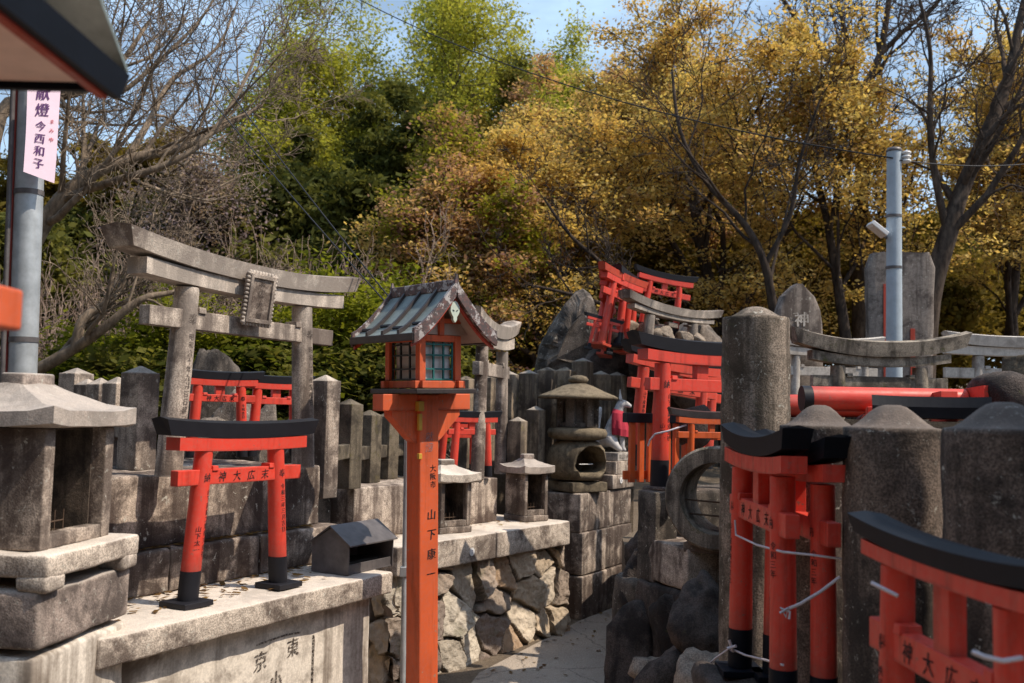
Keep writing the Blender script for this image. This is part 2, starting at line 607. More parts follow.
def write(mb, s, x, z, size, fn, vertical=True, pitch=1.08, mi=0, bold=.0):
    """fn maps (x,z) on the flat sheet to a point on the surface"""
    for i, ch in enumerate(s):
        if ch == ' ':
            continue
        vs, fs = glyph(ch)
        cx = x if vertical else x + i * size * pitch
        k0 = hash_(s, i)
        vs = [(a + .035 * noise.noise(Vector((a * 2.6, b * 2.6, k0))) + .10 * b * math.sin(k0 * 3), b + .035 * noise.noise(Vector((a * 2.6, b * 2.6, k0 + 9))) + .07 * a) for a, b in vs]
        cz = z - i * size * pitch if vertical else z
        mb.add([fn(cx + a * size, cz + b * size) for a, b in vs], fs, mi)
        if bold:
            mb.add([Vector(fn(cx + a * size + bold * size, cz + b * size)) for a, b in vs], fs, mi)


# ------------------------------------------------------------------ torii
def beam(L, up, yw, th, n=17, peak=.0, flare=.0, power=2.2, z0=0, slant=.03):
    rings = []
    for i in range(n):
        t = -1 + 2 * i / (n - 1)
        e = up * abs(t) ** power
        x = t * L
        s = slant * t
        rings.append([(x, -yw, z0 + e), (x, yw, z0 + e), (x + s, yw * (1 + flare), z0 + th + e), (x + s, 0, z0 + th * (1 + peak) + e), (x + s, -yw * (1 + flare), z0 + th + e)])
    return rings


def torii(name, label, loc, rot, H, W, r, group=None, cat='torii gate', red='red', black='black', stone=None, kl=.97, sl_=.84, nl=.84,
          up=.035, lean=.06, strut=True, plinth=True, foot=.19, left='', right='', tie='', small='', ksc=1.0, plaque=False, lettermat='ink', kth=.085):
    T = thing(name, label, cat, loc, rot, group)
    pm = stone or red
    bm_ = ('granite_weathered' if stone == 'granite' else stone) or black
    th = kth * H * ksc
    st = .072 * H * ksc
    zs = H - th - st                      # underside of the lintel
    post_dx = lambda z: W / 2 - lean * z
    for s in (-1, 1):
        mb = MB()
        seg = 20
        zz = [0, .02 * H, .3 * H, .6 * H, zs]
        z0 = 0 if stone else foot * H
        zz = [z0, z0 + .01] + [z0 + (zs - z0) * q for q in (.3, .6, 1)]
        rings = []
        for z in zz:
            rr = r * (1 - .10 * z / H)
            ring = []
            for k in range(seg):
                a = 2 * math.pi * k / seg
                w = rr + (.0022 * noise.noise(Vector((math.cos(a) * 3, math.sin(a) * 3, z * 9 + s))) if stone else 0)
                ring.append((s * post_dx(z) + w * math.cos(a), w * math.sin(a), z))
            rings.append(ring)
        mb.loft(rings, smooth=True)
        P = mb.build('post', pm, T)
        if not stone:
            mf = MB()
            mf.loft([[(s * post_dx(z) + r * 1.03 * math.cos(2 * math.pi * k / seg), r * 1.03 * math.sin(2 * math.pi * k / seg), z) for k in range(seg)] for z in (.012, foot * H)], smooth=True)
            mf.build('footing', black, P)
            if plinth:
                MB().box((s * (W / 2 + .004), 0, .012), (r * 3.7, r * 3.6, .022), .003).build('plinth', black, P)
        txt = left if s < 0 else right
        if txt or small:
            ml = MB()

            def fn(x, z, s=s):
                rr = r * (1 - .10 * z / H) + .0012
                return (s * post_dx(z) + rr * math.sin(x / rr), -rr * math.cos(x / rr), z)
            if txt:
                cols = txt.split('|')
                sz = r * .95
                write(ml, cols[0], 0, .70 * H, sz, fn, bold=.02)
                sub = cols[1:]
                for ci, ctext in enumerate(sub):
                    s2 = min(r * .62, (.40 * H) / max(1, len(ctext)) / 1.08)
                    x0 = (0 if len(sub) == 1 else (.45 - .9 * ci) * r)
                    write(ml, ctext, x0, .62 * H - ci * .2 * H * (len(sub) > 1), s2, fn, bold=.03)
            if ml.f:
                ml.build('lettering', lettermat, P)
    # lintel
    MB().loft(beam(W * sl_, up * .45 * H / .8, r * .95, st * .985, z0=zs, slant=.0), smooth=False).build('lintel', pm, T)
    MB().loft(beam(W * kl, up * H / .8, r * (1.22 if stone else 1.0), th, z0=zs + st, peak=.16, flare=.22 if stone else .12, slant=.035 * H), smooth=False).build('top_beam', bm_, T)
    nz_ = .70 * H
    nh = .085 * H
    mb = MB().box((0, 0, nz_), (W * nl * 2, r * 1.05, nh), .003)
    N = mb.build('tie_beam', pm, T)
    for s in (-1, 1):
        MB().box((s * (post_dx(nz_) - r * 1.35), 0, nz_ + nh / 2 + .005 * H), (r * .8, r * 1.35, .028 * H), .002, taper=.9).build('wedge', pm, N)
    if tie:
        ml = MB()
        n = len(tie)
        wdt = 2 * post_dx(nz_) - 2.6 * r
        for i, ch in enumerate(tie):
            x = -wdt / 2 + wdt * (i + .5) / n
            write(ml, ch, x, nz_, nh * .74, lambda a, b: (a, -r * .525 - .0015, b), bold=.03)
        ml.build('lettering', lettermat, N)
    if strut:
        MB().box((0, 0, (nz_ + nh / 2 + zs) / 2), (r * 1.7, r * .9, zs - nz_ - nh / 2 + .004), .002).build('centre_strut', pm, T)
    if plaque:
        pw, ph = .085, .108
        zc = zs + .005
        R = Matrix.Rotation(rad(7), 3, 'X')
        c = Vector((-.045, -r * 1.55, zc - .015))
        mb = MB().rbox(c, (pw * 2, .03, ph * 2), .006, .001, .05, R=R)
        for s in (-1, 1):
            mb.box(c + R @ Vector((s * (pw - .009), -.018, 0)), (.018, .014, ph * 2), .002, R=R)
            mb.box(c + R @ Vector((0, -.018, s * (ph - .009))), (pw * 2 - .037, .014, .018), .002, R=R)
        for k in range(13):
            for s in (-1, 1):
                q = -ph + 2 * ph * k / 12
                mb.lathe([(.001, -.016), (.0075, -.014), (.0075, .014), (.001, .016)], 8, X=Matrix.Translation(c) @ R.to_4x4() @ Matrix.Translation((s * pw, -.012, q)) @ Matrix.Rotation(rad(90), 4, 'Y'))
        for k in range(9):
            for s in (-1, 1):
                q = -pw + 2 * pw * k / 8
                mb.lathe([(.001, -.016), (.0075, -.014), (.0075, .014), (.001, .016)], 8, X=Matrix.Translation(c) @ R.to_4x4() @ Matrix.Translation((q, -.012, s * ph)))
        Q = mb.build('name_plaque', 'granite', T)
        ml = MB()
        write(ml, '末広大神', 0, .075, .042, lambda a, b: tuple(c + R @ Vector((a, -.0175, b))), bold=.04, pitch=1.2)
        ml.build('lettering', 'carve', Q)
    return T


# ------------------------------------------------------------------ small stone shrine (hokora)
def square_ring(hx, hy, z, n=6, lift=0.0):
    """square loop with n points a side; corners lifted"""
    L = []
    cs = [(-hx, -hy), (hx, -hy), (hx, hy), (-hx, hy)]
    for a in range(4):
        p, q = cs[a], cs[(a + 1) % 4]
        for i in range(n):
            t = i / n
            L.append((p[0] + (q[0] - p[0]) * t, p[1] + (q[1] - p[1]) * t, z + lift * abs(2 * t - 1) ** 3))
    return L


def hip_roof(mb, w, d, h, ez, seed=0, rough=.006, thick=.05, ridge=.35, conc=1.7):
    """concave hipped stone roof on eave height ez (underside)"""
    rings = [square_ring(w * .46, d * .46, ez, lift=.0), square_ring(w * .5, d * .5, ez + .004, lift=.012), square_ring(w * .5, d * .5, ez + thick, lift=.016)]
    for i in range(1, 9):
        t = i / 8
        hx = w * .5 * (1 - t) + w * .5 * ridge * t
        hy = d * .5 * (1 - t) + d * .5 * .16 * t
        rings.append(square_ring(hx, hy, ez + thick + (h - thick) * (t ** conc), lift=.016 * (1 - t)))
    rings = [[tuple(Vector(p) + Vector((0, 0, 1)) * rough * (noise.noise(Vector(p) * 14 + Vector((seed, 0, 0))) + .6 * noise.noise(Vector(p) * 33)) + Vector((1, .6, 0)) * rough * .6 * noise.noise(Vector(p) * 21)) for p in r] for r in rings]
    mb.loft(rings, smooth=False)


def hokora(name, label, loc, rot, w, h, group=None, roof='roof_stone', body='granite_old', open_dir=1, seed=0, rel=1.25, rh=.32, base=True, cat='stone shrine'):
    """open side faces local -y"""
    T = thing(name, label, cat, loc, rot, group)
    bh = .10 * h if base else 0
    if base:
        MB().rbox((0, 0, bh / 2), (w * 1.06, w * 1.06, bh), .008, .003, .06, seed).build('base_slab', body, T)
    ez = h * (1 - rh)
    th = w * .13
    mb = MB()
    hh = ez - bh
    zc = bh + hh / 2
    mb.rbox((0, w / 2 - th / 2, zc), (w, th, hh), .006, .002, .07, seed + 1)
    mb.rbox((-w / 2 + th / 2, -th / 2, zc), (th, w - th - .002, hh), .006, .002, .07, seed + 2)
    mb.rbox((w / 2 - th / 2, -th / 2, zc), (th, w - th - .002, hh), .006, .002, .07, seed + 3)
    mb.build('walls', body, T)
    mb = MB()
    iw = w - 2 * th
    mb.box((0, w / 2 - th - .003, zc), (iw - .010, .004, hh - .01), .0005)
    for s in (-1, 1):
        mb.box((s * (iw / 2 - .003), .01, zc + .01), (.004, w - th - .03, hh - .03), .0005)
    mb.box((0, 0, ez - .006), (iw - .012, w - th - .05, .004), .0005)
    mb.build('soot_shade_lining', 'soot_shade', T)  # added thin sheets: paint the shade of the opening over sooty walls
    MB().rbox((0, -w / 2 + th * .6, bh + h * .045), (w - 2 * th - .004, th, h * .09), .004, .002, .05, seed).build('threshold', body, T)
    mb = MB()
    hip_roof(mb, w * rel, w * rel, h * rh, ez + .002, seed)
    mb.rbox((0, 0, h + .012), (w * rel * .36, w * .22, .05), .012, .004, .04, seed)
    mb.build('roof', roof, T)
    cs = MB()
    cs.tube([(-w * .25, -w * .22, bh + h * .12), (w * .25, -w * .22, bh + h * .12)], .003, 5)
    for i in range(5):
        cs.tube([(-w * .25 + w * .125 * i, -w * .22, bh + .01), (-w * .25 + w * .125 * i, -w * .22, bh + h * .19)], .0022, 5)
    cs.build('candle_rack', 'rust', T)
    return T


# ------------------------------------------------------------------ wooden lantern on a post
def lantern_post(name, label, loc, rot, ridge, post_h, letters=True, edge='copper_edge', soff='soffit', hw=.225, wires=False):
    """post top at z=post_h (arm level); gable end faces local -y"""
    T = thing(name, label, 'lantern', loc, rot)
    r = .054
    mb = MB().box((0, 0, (post_h + .034) / 2), (2 * r, 2 * r, post_h + .034), .008)
    P = mb.build('post', 'orange_lamp', T)
    if letters:
        ml = MB()
        write(ml, '山下康一', .012, 1.12, .052, lambda a, b: (a, -r - .0012, b), bold=.05, pitch=1.72)
        write(ml, '大阪市', .020, 1.33, .034, lambda a, b: (a, -r - .0012, b), bold=.04)
        ml.build('lettering', 'ink', P)
        ml = MB()
        write(ml, '献燈', .0, post_h - .16, .045, lambda a, b: (a, -r - .0012, b), bold=.04)
        ml.build('lettering', 'ink_faint', P)
        MB().box((-r - .001, -r - .001, post_h - .02), (.03, .03, .045), .002).build('corner_fitting', 'yellow', P)
        mb = MB()
        for z0, z1 in ((-.13, -.055), (-.26, -.235)):
            mb.box((-r, -r, post_h + (z0 + z1) / 2), (.018, .018, z1 - z0), .002)
        mb.build('paint_remnant', 'yellow', P)
    # arms with knee braces, both directions
    al = .245
    ah = .075
    for ax in (0,):
        for s in (-1, 1):
            L = al - r
            c = (s * (r + L / 2), 0, post_h + ah / 2 - .04) if ax == 0 else (0, s * (r + L / 2), post_h + ah / 2 - .042)
            sz = (L, .085, ah) if ax == 0 else (.083, L, ah)
            A = MB().box(c, sz, .004).build('arm', 'orange_lamp', T)
            poly = [(s * r, post_h - .04), (s * (al - .055), post_h - .04), (s * (al - .055), post_h - .065), (s * (r + .03), post_h - .17), (s * r, post_h - .19)]
            if s < 0:
                poly = poly[::-1]
            mb = MB()
            mb.plate(poly, -.032, .032)
            B = mb.build('brace', 'orange_lamp', A)
            if ax == 1:
                B.rotation_euler = (0, 0, rad(90))
    hb = .115
    lb = .14 if ridge < .6 else .2
    z = post_h + ah - .04
    MB().box((0, 0, z + .013), (2 * hb + .10, 2 * lb + .10, .022), .003).build('sheet_tray', 'copper_dark', T)
    z += .026
    mb = MB()
    for s in (-1, 1):
        mb.box((0, s * (lb - .014), z + .017), (2 * hb + .05, .030, .034), .003)
        mb.box((s * (hb - .014), 0, z + .0175), (.028, 2 * lb + .044, .033), .003)
    mb.build('sill', 'orange_lamp', T)
    z += .035
    bh = .205
    fr = MB()
    for sx in (-1, 1):
        for sy in (-1, 1):
            fr.box((sx * (hb - .016), sy * (lb - .016), z + bh / 2), (.034, .034, bh), .003)
    for s in (-1, 1):
        fr.box((0, s * (lb - .013), z + bh - .014), (2 * hb - .068, .026, .030), .003)
        fr.box((s * (hb - .013), 0, z + bh - .014), (.026, 2 * lb - .068, .030), .003)
    B = fr.build('lamp_frame', 'orange_lamp', T)
    for side in range(4):
        a = side * 90
        half = (hb if side % 2 == 0 else lb) - .034
        off = (lb if side % 2 == 0 else hb) - .012
        R = Matrix.Rotation(rad(a), 4, 'Z')
        mat = 'teal' if side == 0 else 'lattice_dark'
        mb = MB()
        w = .008
        for q in (-1, -.36, .36, 1):
            mb.box((q * (half - w / 2), -off + .006, z + bh / 2 - .01), (w, .010, bh - .022), .001)
        for q in (0.03, .30, .66, .94):
            mb.box((0, -off + .0065, z + (bh - .03) * q), (2 * half - .004, .009, w), .001)
        fo = mb.build('lattice', mat, T)
        fo.rotation_euler = (0, 0, rad(a))
        pn = MB().box((0, -off + .026, z + bh / 2 - .012), (2 * half - .004, .004, bh - .03), .0005).build('pane', 'paper', fo)
    z += bh
    # plaster gable panel and roof
    rl = ridge / 2
    rise = .215
    ez = z - .03                          # eave edge
    n = 9
    prof = []
    for i in range(n):
        t = i / (n - 1)
        prof.append((hw * (1 - t), ez + rise * (t ** 1.35 * .88 + .12 * t)))
    for s in (-1, 1):
        pts_o = [(s * x, zz) for x, zz in prof]
        mb = MB()
        rings = [[(x, -rl + .012, zz + .012), (x, rl - .012, zz + .012), (x, rl - .012, zz + .028), (x, -rl + .012, zz + .028)] for x, zz in pts_o]
        mb.loft(rings, smooth=False)
        Rf = mb.build('roof_slope', 'copper', T)
        mb = MB()
        k = max(3, int(ridge / .13))
        for j in range(1, k):
            y = -rl + ridge * j / k
            mb.loft([[(x, y - .010, zz + .026), (x, y + .010, zz + .026), (x, y + .008, zz + .048), (x, y - .008, zz + .048)] for x, zz in pts_o])
        mb.build('roof_batten', 'copper_dark', Rf)
        mb = MB()
        for j in range(k):
            y = -rl + ridge * (j + .5) / k
            tt = .22 if j % 2 else .30
            x = s * hw * (1 - tt)
            zz = ez + rise * (tt ** 1.35 * .88 + .12 * tt)
            mb.box((x, y, zz + .030), (.015, ridge / k * .7, .012), .001, R=Matrix.Rotation(-s * rad(35), 3, 'Y'))
        mb.build('roof_seam', 'black', Rf)
        mb = MB()
        mb.loft([[(x, -rl + .03, zz + .0), (x, rl - .03, zz + .0), (x, rl - .03, zz + .010), (x, -rl + .03, zz + .010)] for x, zz in pts_o])
        mb.build('soffit', soff, Rf)
        mb = MB()
        mb.box((s * (hw + .004), 0, ez + .012), (.016, ridge, .034), .003)
        mb.build('eave_board', 'copper_dark', Rf)
        for e in (-1, 1):
            mb = MB()
            y0, y1 = (e * rl, e * (rl - .014))
            if y0 > y1:
                y0, y1 = y1, y0
            ring = []
            for x, zz in pts_o:
                ring.append([(x + s * .004, y0 - .004 * (e < 0), zz - .016), (x + s * .004, y1, zz - .016), (x + s * .004, y1, zz + .050), (x + s * .004, y0 - .004 * (e < 0), zz + .050)])
            mb.loft(ring)
            bb = mb.build('barge_board', edge, T)
            mb = MB()
            ring = []
            for x, zz in pts_o:
                ring.append([(x, y0 + .002 - e * .014, zz - .030), (x, y1 - e * .016, zz - .030), (x, y1 - e * .016, zz - .014), (x, y0 + .002 - e * .014, zz - .014)])
            mb.loft(ring)
            mb.build('inner_trim', 'red_old', bb)
    mb = MB()
    mb.box((0, 0, ez + rise + .035), (.036, ridge - .04, .05), .006)
    for e in (-1, 1):
        mb.loft([[(-.020, e * (rl - .012) - .014, ez + rise), (.020, e * (rl - .012) - .014, ez + rise), (.020, e * (rl - .012) + .014, ez + rise), (-.020, e * (rl - .012) + .014, ez + rise)],
                 [(-.003, e * (rl - .0) - .004, ez + rise + .085), (.003, e * rl - .004, ez + rise + .085), (.003, e * rl + .004, ez + rise + .085), (-.003, e * rl + .004, ez + rise + .085)]])
    mb.build('ridge', 'copper_edge', T)
    for e in (-1, 1):
        y = e * (lb - .01)
        mb = MB()
        mb.plate([(-hb * 1.35, z + .004), (hb * 1.35, z + .004), (hb * 1.0, z + .055), (-hb * 1.0, z + .055)], y - .006, y + .006)
        mb.build('gable_panel', soff, T)
        MB().box((0, y + e * .012, z + .075), (.026, .02, .15), .002).build('king_post', 'orange_lamp', T)
        MB().box((0, y + e * .010, z + .066), (hb * 1.9, .018, .022), .002).build('gable_beam', 'orange_lamp', T)
        # carved pendant
        mb = MB()
        pz = ez + rise - .055
        sh = [(0, .020), (.013, .012), (.024, -.008), (.025, -.028), (.016, -.045), (.010, -.052), (.010, -.066), (0, -.078)]
        poly = [(x, pz + b) for x, b in sh] + [(-x, pz + b) for x, b in sh[1:-1][::-1]]
        mb.plate(poly, e * (rl - .018) - .008, e * (rl - .018) + .008)
        Pd = mb.build('pendant', 'celadon', T)
        mb = MB()
        for s in (-1, 1):
            mb.box((s * .010, e * (rl - .018 + .009), pz - .024), (.011, .003, .0035), .0005, R=Matrix.Rotation(s * rad(-30), 3, 'Y'))
        mb.build('carved_slot', 'lattice_dark', Pd)
    return T


# ------------------------------------------------------------------ rocks
def rock_mesh(seed, size, planes=14, rough=.05, sub=4, point=None):
    rng = random.Random(seed)
    bm = bmesh.new()
    bmesh.ops.create_icosphere(bm, subdivisions=sub, radius=1)
    pl = []
    for i in range(planes):
        n = Vector((rng.gauss(0, 1), rng.gauss(0, 1), rng.gauss(0, 1))).normalized()
        pl.append((n, rng.uniform(.52, .92)))
    off = Vector((seed * 1.37, seed * .71, seed * 2.11))
    sx, sy, sz = size
    for v in bm.verts:
        d = v.co.normalized()
        r = 1.0
        for n, k in pl:
            c = d.dot(n)
            if c > 1e-3:
                r = min(r, k / c)
        p = d * r
        p += d * rough * (noise.noise(p * 2.2 + off) + .6 * noise.noise(p * 5 + off) + .4 * noise.noise(p * 11 + off) + .25 * noise.noise(p * 23 + off))
        v.co = Vector((p.x * sx, p.y * sy, p.z * sz))
    me = bpy.data.meshes.new('rock')
    for f in bm.faces:
        f.smooth = sub > 3
    bm.to_mesh(me)
    bm.free()
    return me


def rock(label, loc, size, rot=(0, 0, 0), mat='rock', seed=1, group=None, name='rock', cat='rock', planes=14, rough=.05):
    me = rock_mesh(seed, size, planes, rough)
    me.materials.append(M[mat])
    o = bpy.data.objects.new(name, me)
    COL.objects.link(o)
    o.location = loc
    o.rotation_euler = rot
    return tag(o, label, cat, group)


def set_tint(me, cols):
    a = me.attributes.new('tint', 'FLOAT_COLOR', 'FACE')
    a.data.foreach_set('color', np.asarray(cols, dtype=np.float32).ravel())


def rubble_wall(name, w, h, seed, parent=None, cell=.215, depth=.026, res=.009, palette=None, batter=.12):
    """dry stone face in x (0..w), z (0..h), facing -y: cells of a jittered pattern bulge out of a dark joint"""
    rng = np.random.default_rng(seed)
    cs = []
    rows = max(2, int(round(h / cell)))
    colsn = max(2, int(round(w / cell)))
    for j in range(-1, rows + 1):
        for i in range(-1, colsn + 1):
            if rng.random() < .12:
                continue
            cs.append(((i + .5 + .5 * (j % 2) + rng.uniform(-.34, .34)) * w / colsn, (j + .5 + rng.uniform(-.36, .36)) * h / rows))
    cs = np.array(cs)
    nx, nzv = int(w / res) + 1, int(h / res) + 1
    X, Z = np.meshgrid(np.linspace(0, w, nx), np.linspace(0, h, nzv), indexing='ij')
    wx = np.zeros_like(X)
    wz = np.zeros_like(X)
    for k in range(nx):
        for l in range(nzv):
            wx[k, l] = noise.noise(Vector((X[k, l] * 9, Z[k, l] * 9, seed)))
            wz[k, l] = noise.noise(Vector((X[k, l] * 9, Z[k, l] * 9, seed + 9)))
    Xw, Zw = X + wx * .028, Z + wz * .028
    D = np.hypot(Xw[..., None] - cs[:, 0], (Zw[..., None] - cs[:, 1]) * 1.1)
    o = np.argsort(D, axis=-1)
    d1 = np.take_along_axis(D, o[..., :1], -1)[..., 0]
    d2 = np.take_along_axis(D, o[..., 1:2], -1)[..., 0]
    idc = o[..., 0]
    e = np.clip((d2 - d1) / .030, 0, 1)
    e = e * e * (3 - 2 * e)
    offs = rng.uniform(-.018, .03, len(cs))
    tlx = rng.uniform(-.22, .22, len(cs))
    tlz = rng.uniform(-.30, .10, len(cs))
    dpt = (offs[idc] + tlx[idc] * (Xw - cs[idc, 0]) + tlz[idc] * (Zw - cs[idc, 1]) + depth) * e - (1 - e) * .018
    fine = np.zeros_like(X)
    for k in range(nx):
        for l in range(nzv):
            q = Vector((X[k, l] * 24, Z[k, l] * 24, idc[k, l] * 3.3))
            fine[k, l] = noise.noise(q) + .5 * noise.noise(q * 2.4)
    dpt += fine * .010 * e + np.abs(wx) * .018 * e
    Y = -dpt + batter * Z
    vs = np.stack([X, Y, Z], -1).reshape(-1, 3)
    ii = (np.arange(nx - 1)[:, None] * nzv + np.arange(nzv - 1)[None]).ravel()
    fs = np.stack([ii, ii + nzv, ii + nzv + 1, ii + 1], -1)
    me = bpy.data.meshes.new(name)
    me.from_pydata(vs.tolist(), [], fs.tolist())
    pal = np.array(palette or [(.58, .46, .33), (.64, .54, .42), (.58, .40, .26), (.42, .33, .26), (.52, .45, .36), (.66, .58, .47), (.26, .20, .165)])
    tint = pal[rng.integers(0, len(pal), len(cs))] * rng.uniform(.8, 1.15, (len(cs), 1))
    fid = idc[:-1, :-1].ravel()
    fe = e[:-1, :-1].ravel()[:, None]
    colr = tint[fid] * fe + np.array([.12, .095, .065]) * (1 - fe)
    set_tint(me, np.concatenate([colr, np.ones((len(colr), 1))], 1))
    me.materials.append(M['rubble'])
    ob = bpy.data.objects.new(name, me)
    COL.objects.link(ob)
    if parent:
        ob.parent = parent
    return ob


# ------------------------------------------------------------------ trees
class Grow:
    def __init__(self, seed, P):
        self.r = random.Random(seed)
        self.P = P
        self.br = []
        self.anch = []

    def rv(self):
        r = self.r
        return Vector((r.gauss(0, 1), r.gauss(0, 1), r.gauss(0, 1)))

    def limb(self, pts, r0, r1, lv, kids=None):
        """a hand-placed limb; the rest grows from it"""
        n = len(pts) - 1
        rr = [r0 + (r1 - r0) * i / n for i in range(n + 1)]
        self.br.append((pts, rr, lv))
        self.spawn(pts, rr, lv, sum((pts[i + 1] - pts[i]).length for i in range(n)), kids)

    def grow(self, p, d, L, r, lv):
        P = self.P
        n = P['segs'][lv]
        pts, rr = [p], [r]
        tip = P['taper'][lv]
        d = d.normalized()
        for i in range(n):
            d = (d + self.rv() * P['wander'][lv] + Vector((0, 0, P['up'][lv]))).normalized()
            p = p + d * (L / n)
            pts.append(p)
            rr.append(max(P.get('rmin', .002), r * (1 - (1 - tip) * (i + 1) / n)))
        self.br.append((pts, rr, lv))
        self.spawn(pts, rr, lv, L)

    def spawn(self, pts, rr, lv, L, kids=None):
        P, R = self.P, self.r
        n = len(pts) - 1
        if lv >= P['leaf_lv']:
            for i in range(1, n + 1):
                self.anch.append(pts[i])
        if lv + 1 >= len(P['segs']):
            return
        k = kids if kids is not None else P['kids'][lv]
        k = max(1, int(round(k * R.uniform(.75, 1.25))))
        az0 = R.uniform(0, 6.28)
        for c in range(k):
            t = P['t0'][lv] + (1 - P['t0'][lv]) * (c + R.random()) / k
            if c == k - 1:
                t = 1.0
            s = min(int(t * n), n - 1)
            q = pts[s].lerp(pts[s + 1], t * n - s)
            ax = (pts[s + 1] - pts[s]).normalized()
            side = ax.orthogonal().normalized()
            az = az0 + c * 2.4 + R.uniform(-.5, .5)
            side = Matrix.Rotation(az, 3, ax) @ side
            if P.get('flat'):
                side.z *= (1 - P['flat'])
                side.normalize()
            ang = rad(P['ang'][lv] * R.uniform(.7, 1.25)) * (.35 if c == k - 1 else 1)
            d = ax * math.cos(ang) + side * math.sin(ang)
            rc = rr[min(s + 1, n)] * P.get('rk', .72) * R.uniform(.7, 1)
            self.grow(q, d, L * P['len'][lv] * R.uniform(.7, 1.2) * (1.15 - .45 * t), rc, lv + 1)

    def wood(self, name, mat, parent, lv0=0, lv1=9, sides=(9, 6, 4, 3, 3, 3)):
        vs, fs = [], []
        for pts, rr, lv in self.br:
            if not (lv0 <= lv <= lv1):
                continue
            sd = sides[min(lv, len(sides) - 1)]
            base = len(vs)
            up = None
            for i, p in enumerate(pts):
                t = (pts[min(i + 1, len(pts) - 1)] - pts[max(i - 1, 0)]).normalized()
                if up is None:
                    up = t.orthogonal().normalized()
                a = t.cross(up)
                if a.length < 1e-4:
                    a = t.orthogonal()
                a.normalize()
                b = a.cross(t)
                up = b
                for k in range(sd):
                    an = 6.28318 * k / sd
                    vs.append(p + (a * math.cos(an) + b * math.sin(an)) * rr[i])
            for i in range(len(pts) - 1):
                for k in range(sd):
                    k2 = (k + 1) % sd
                    fs.append((base + i * sd + k, base + i * sd + k2, base + (i + 1) * sd + k2, base + (i + 1) * sd + k))
        me = bpy.data.meshes.new(name)
        me.from_pydata([tuple(v) for v in vs], [], fs)
        me.polygons.foreach_set('use_smooth', [True] * len(fs))
        me.materials.append(M[mat])
        o = bpy.data.objects.new(name, me)
        COL.objects.link(o)
        o.parent = parent
        return o

    def leaves(self, name, parent, per, spread, size, palette, mat='leaf', seed=0, flatz=.6, keep=1.0, aspect=1.7, tilt=.8, shade=.55):
        rng = np.random.default_rng(seed)
        A = np.array([tuple(a) for a in self.anch])
        if keep < 1:
            A = A[rng.random(len(A)) < keep]
        N = len(A)
        # neighbouring sprays share a tone: coarse cells get a tone each
        cellid = np.floor(A / .55).astype(int)
        hsh = (cellid[:, 0] * 73856093 ^ cellid[:, 1] * 19349663 ^ cellid[:, 2] * 83492791) % 997 / 997.0
        C = np.repeat(A, per, 0) + rng.normal(0, 1, (N * per, 3)) * np.array([spread, spread, spread * flatz])
        hs = np.repeat(hsh, per)
        n = len(C)
        nrm = rng.normal(0, 1, (n, 3)) * tilt + np.array([0, 0, 1.0])
        nrm /= np.linalg.norm(nrm, axis=1)[:, None]
        a = np.cross(nrm, rng.normal(0, 1, (n, 3)))
        a /= np.linalg.norm(a, axis=1)[:, None] + 1e-9
        b = np.cross(nrm, a)
        s = size * (.5 + .8 * rng.random((n, 1)) ** 1.5)
        V = np.stack([C - a * s * aspect * .5, C + b * s * .5, C + a * s * aspect * .5, C - b * s * .5], 1).reshape(-1, 3)
        me = bpy.data.meshes.new(name)
        me.vertices.add(n * 4)
        me.vertices.foreach_set('co', V.astype(np.float32).ravel())
        me.loops.add(n * 4)
        me.loops.foreach_set('vertex_index', np.arange(n * 4, dtype=np.int32))
        me.polygons.add(n)
        me.polygons.foreach_set('loop_start', np.arange(0, n * 4, 4, dtype=np.int32))
        me.polygons.foreach_set('loop_total', np.full(n, 4, dtype=np.int32))
        me.update(calc_edges=True)
        pal = np.array(palette)
        u = np.clip(hs * .75 + rng.random(n) * .35, 0, .999) * (len(pal) - 1)
        i0 = u.astype(int)
        fr = (u - i0)[:, None]
        col = pal[i0] * (1 - fr) + pal[np.minimum(i0 + 1, len(pal) - 1)] * fr
        col *= rng.uniform(1 - shade * .5, 1 + shade * .3, (n, 1))
        set_tint(me, np.concatenate([col, np.ones((n, 1))], 1))
        me.materials.append(M[mat])
        o = bpy.data.objects.new(name, me)
        COL.objects.link(o)
        o.parent = parent
        return o


# =================================================================== the place
def gh(x, y):
    """height of the wooded slope behind the shrine"""
    t = min(1, max(0, (y - 9.5) / 22))
    return 3.2 * t * t * (3 - 2 * t) + (.25 * noise.noise(Vector((x * .25, y * .25, 0))) if y > 10 else 0)


# ---- ground, path
m, t, b, o = new_mat('earth')
v = coords(t)
c = mixc(t, ramp(t, nnoise(t, v, 3, 6, .7), .35, .7), (.13, .095, .065), (.22, .17, .12))
c = mixc(t, ramp(t, nnoise(t, v, 40, 5, .7), .45, .7), c, (.085, .065, .045))
t.links.new(c, b.inputs['Base Color'])
b.inputs['Roughness'].default_value = 1
t.links.new(bumpn(t, nnoise(t, v, 30, 7, .75), .7, .03), b.inputs['Normal'])
M['earth'] = m
m, t, b, o = new_mat('path concrete')
v = coords(t)
c = mixc(t, ramp(t, nnoise(t, v, 2.2, 6, .65), .35, .7), (.38, .31, .245), (.25, .20, .16))
c = mixc(t, ramp(t, nnoise(t, v, 120, 3, .6), .4, .65), c, mixc(t, .5, c, (.48, .43, .37)))
c = mixc(t, ramp(t, nnoise(t, v, 16, 6, .7), .58, .75), c, (.13, .105, .085))
t.links.new(c, b.inputs['Base Color'])
b.inputs['Roughness'].default_value = .95
vo = t.nodes.new('ShaderNodeTexVoronoi')
vo.inputs['Scale'].default_value = 75
t.links.new(v, vo.inputs['Vector'])
c = mixc(t, ramp(t, vo.outputs['Distance'], .10, .42, (.55, .55, .55, 1), (0, 0, 0, 1)), c, (.50, .43, .36))
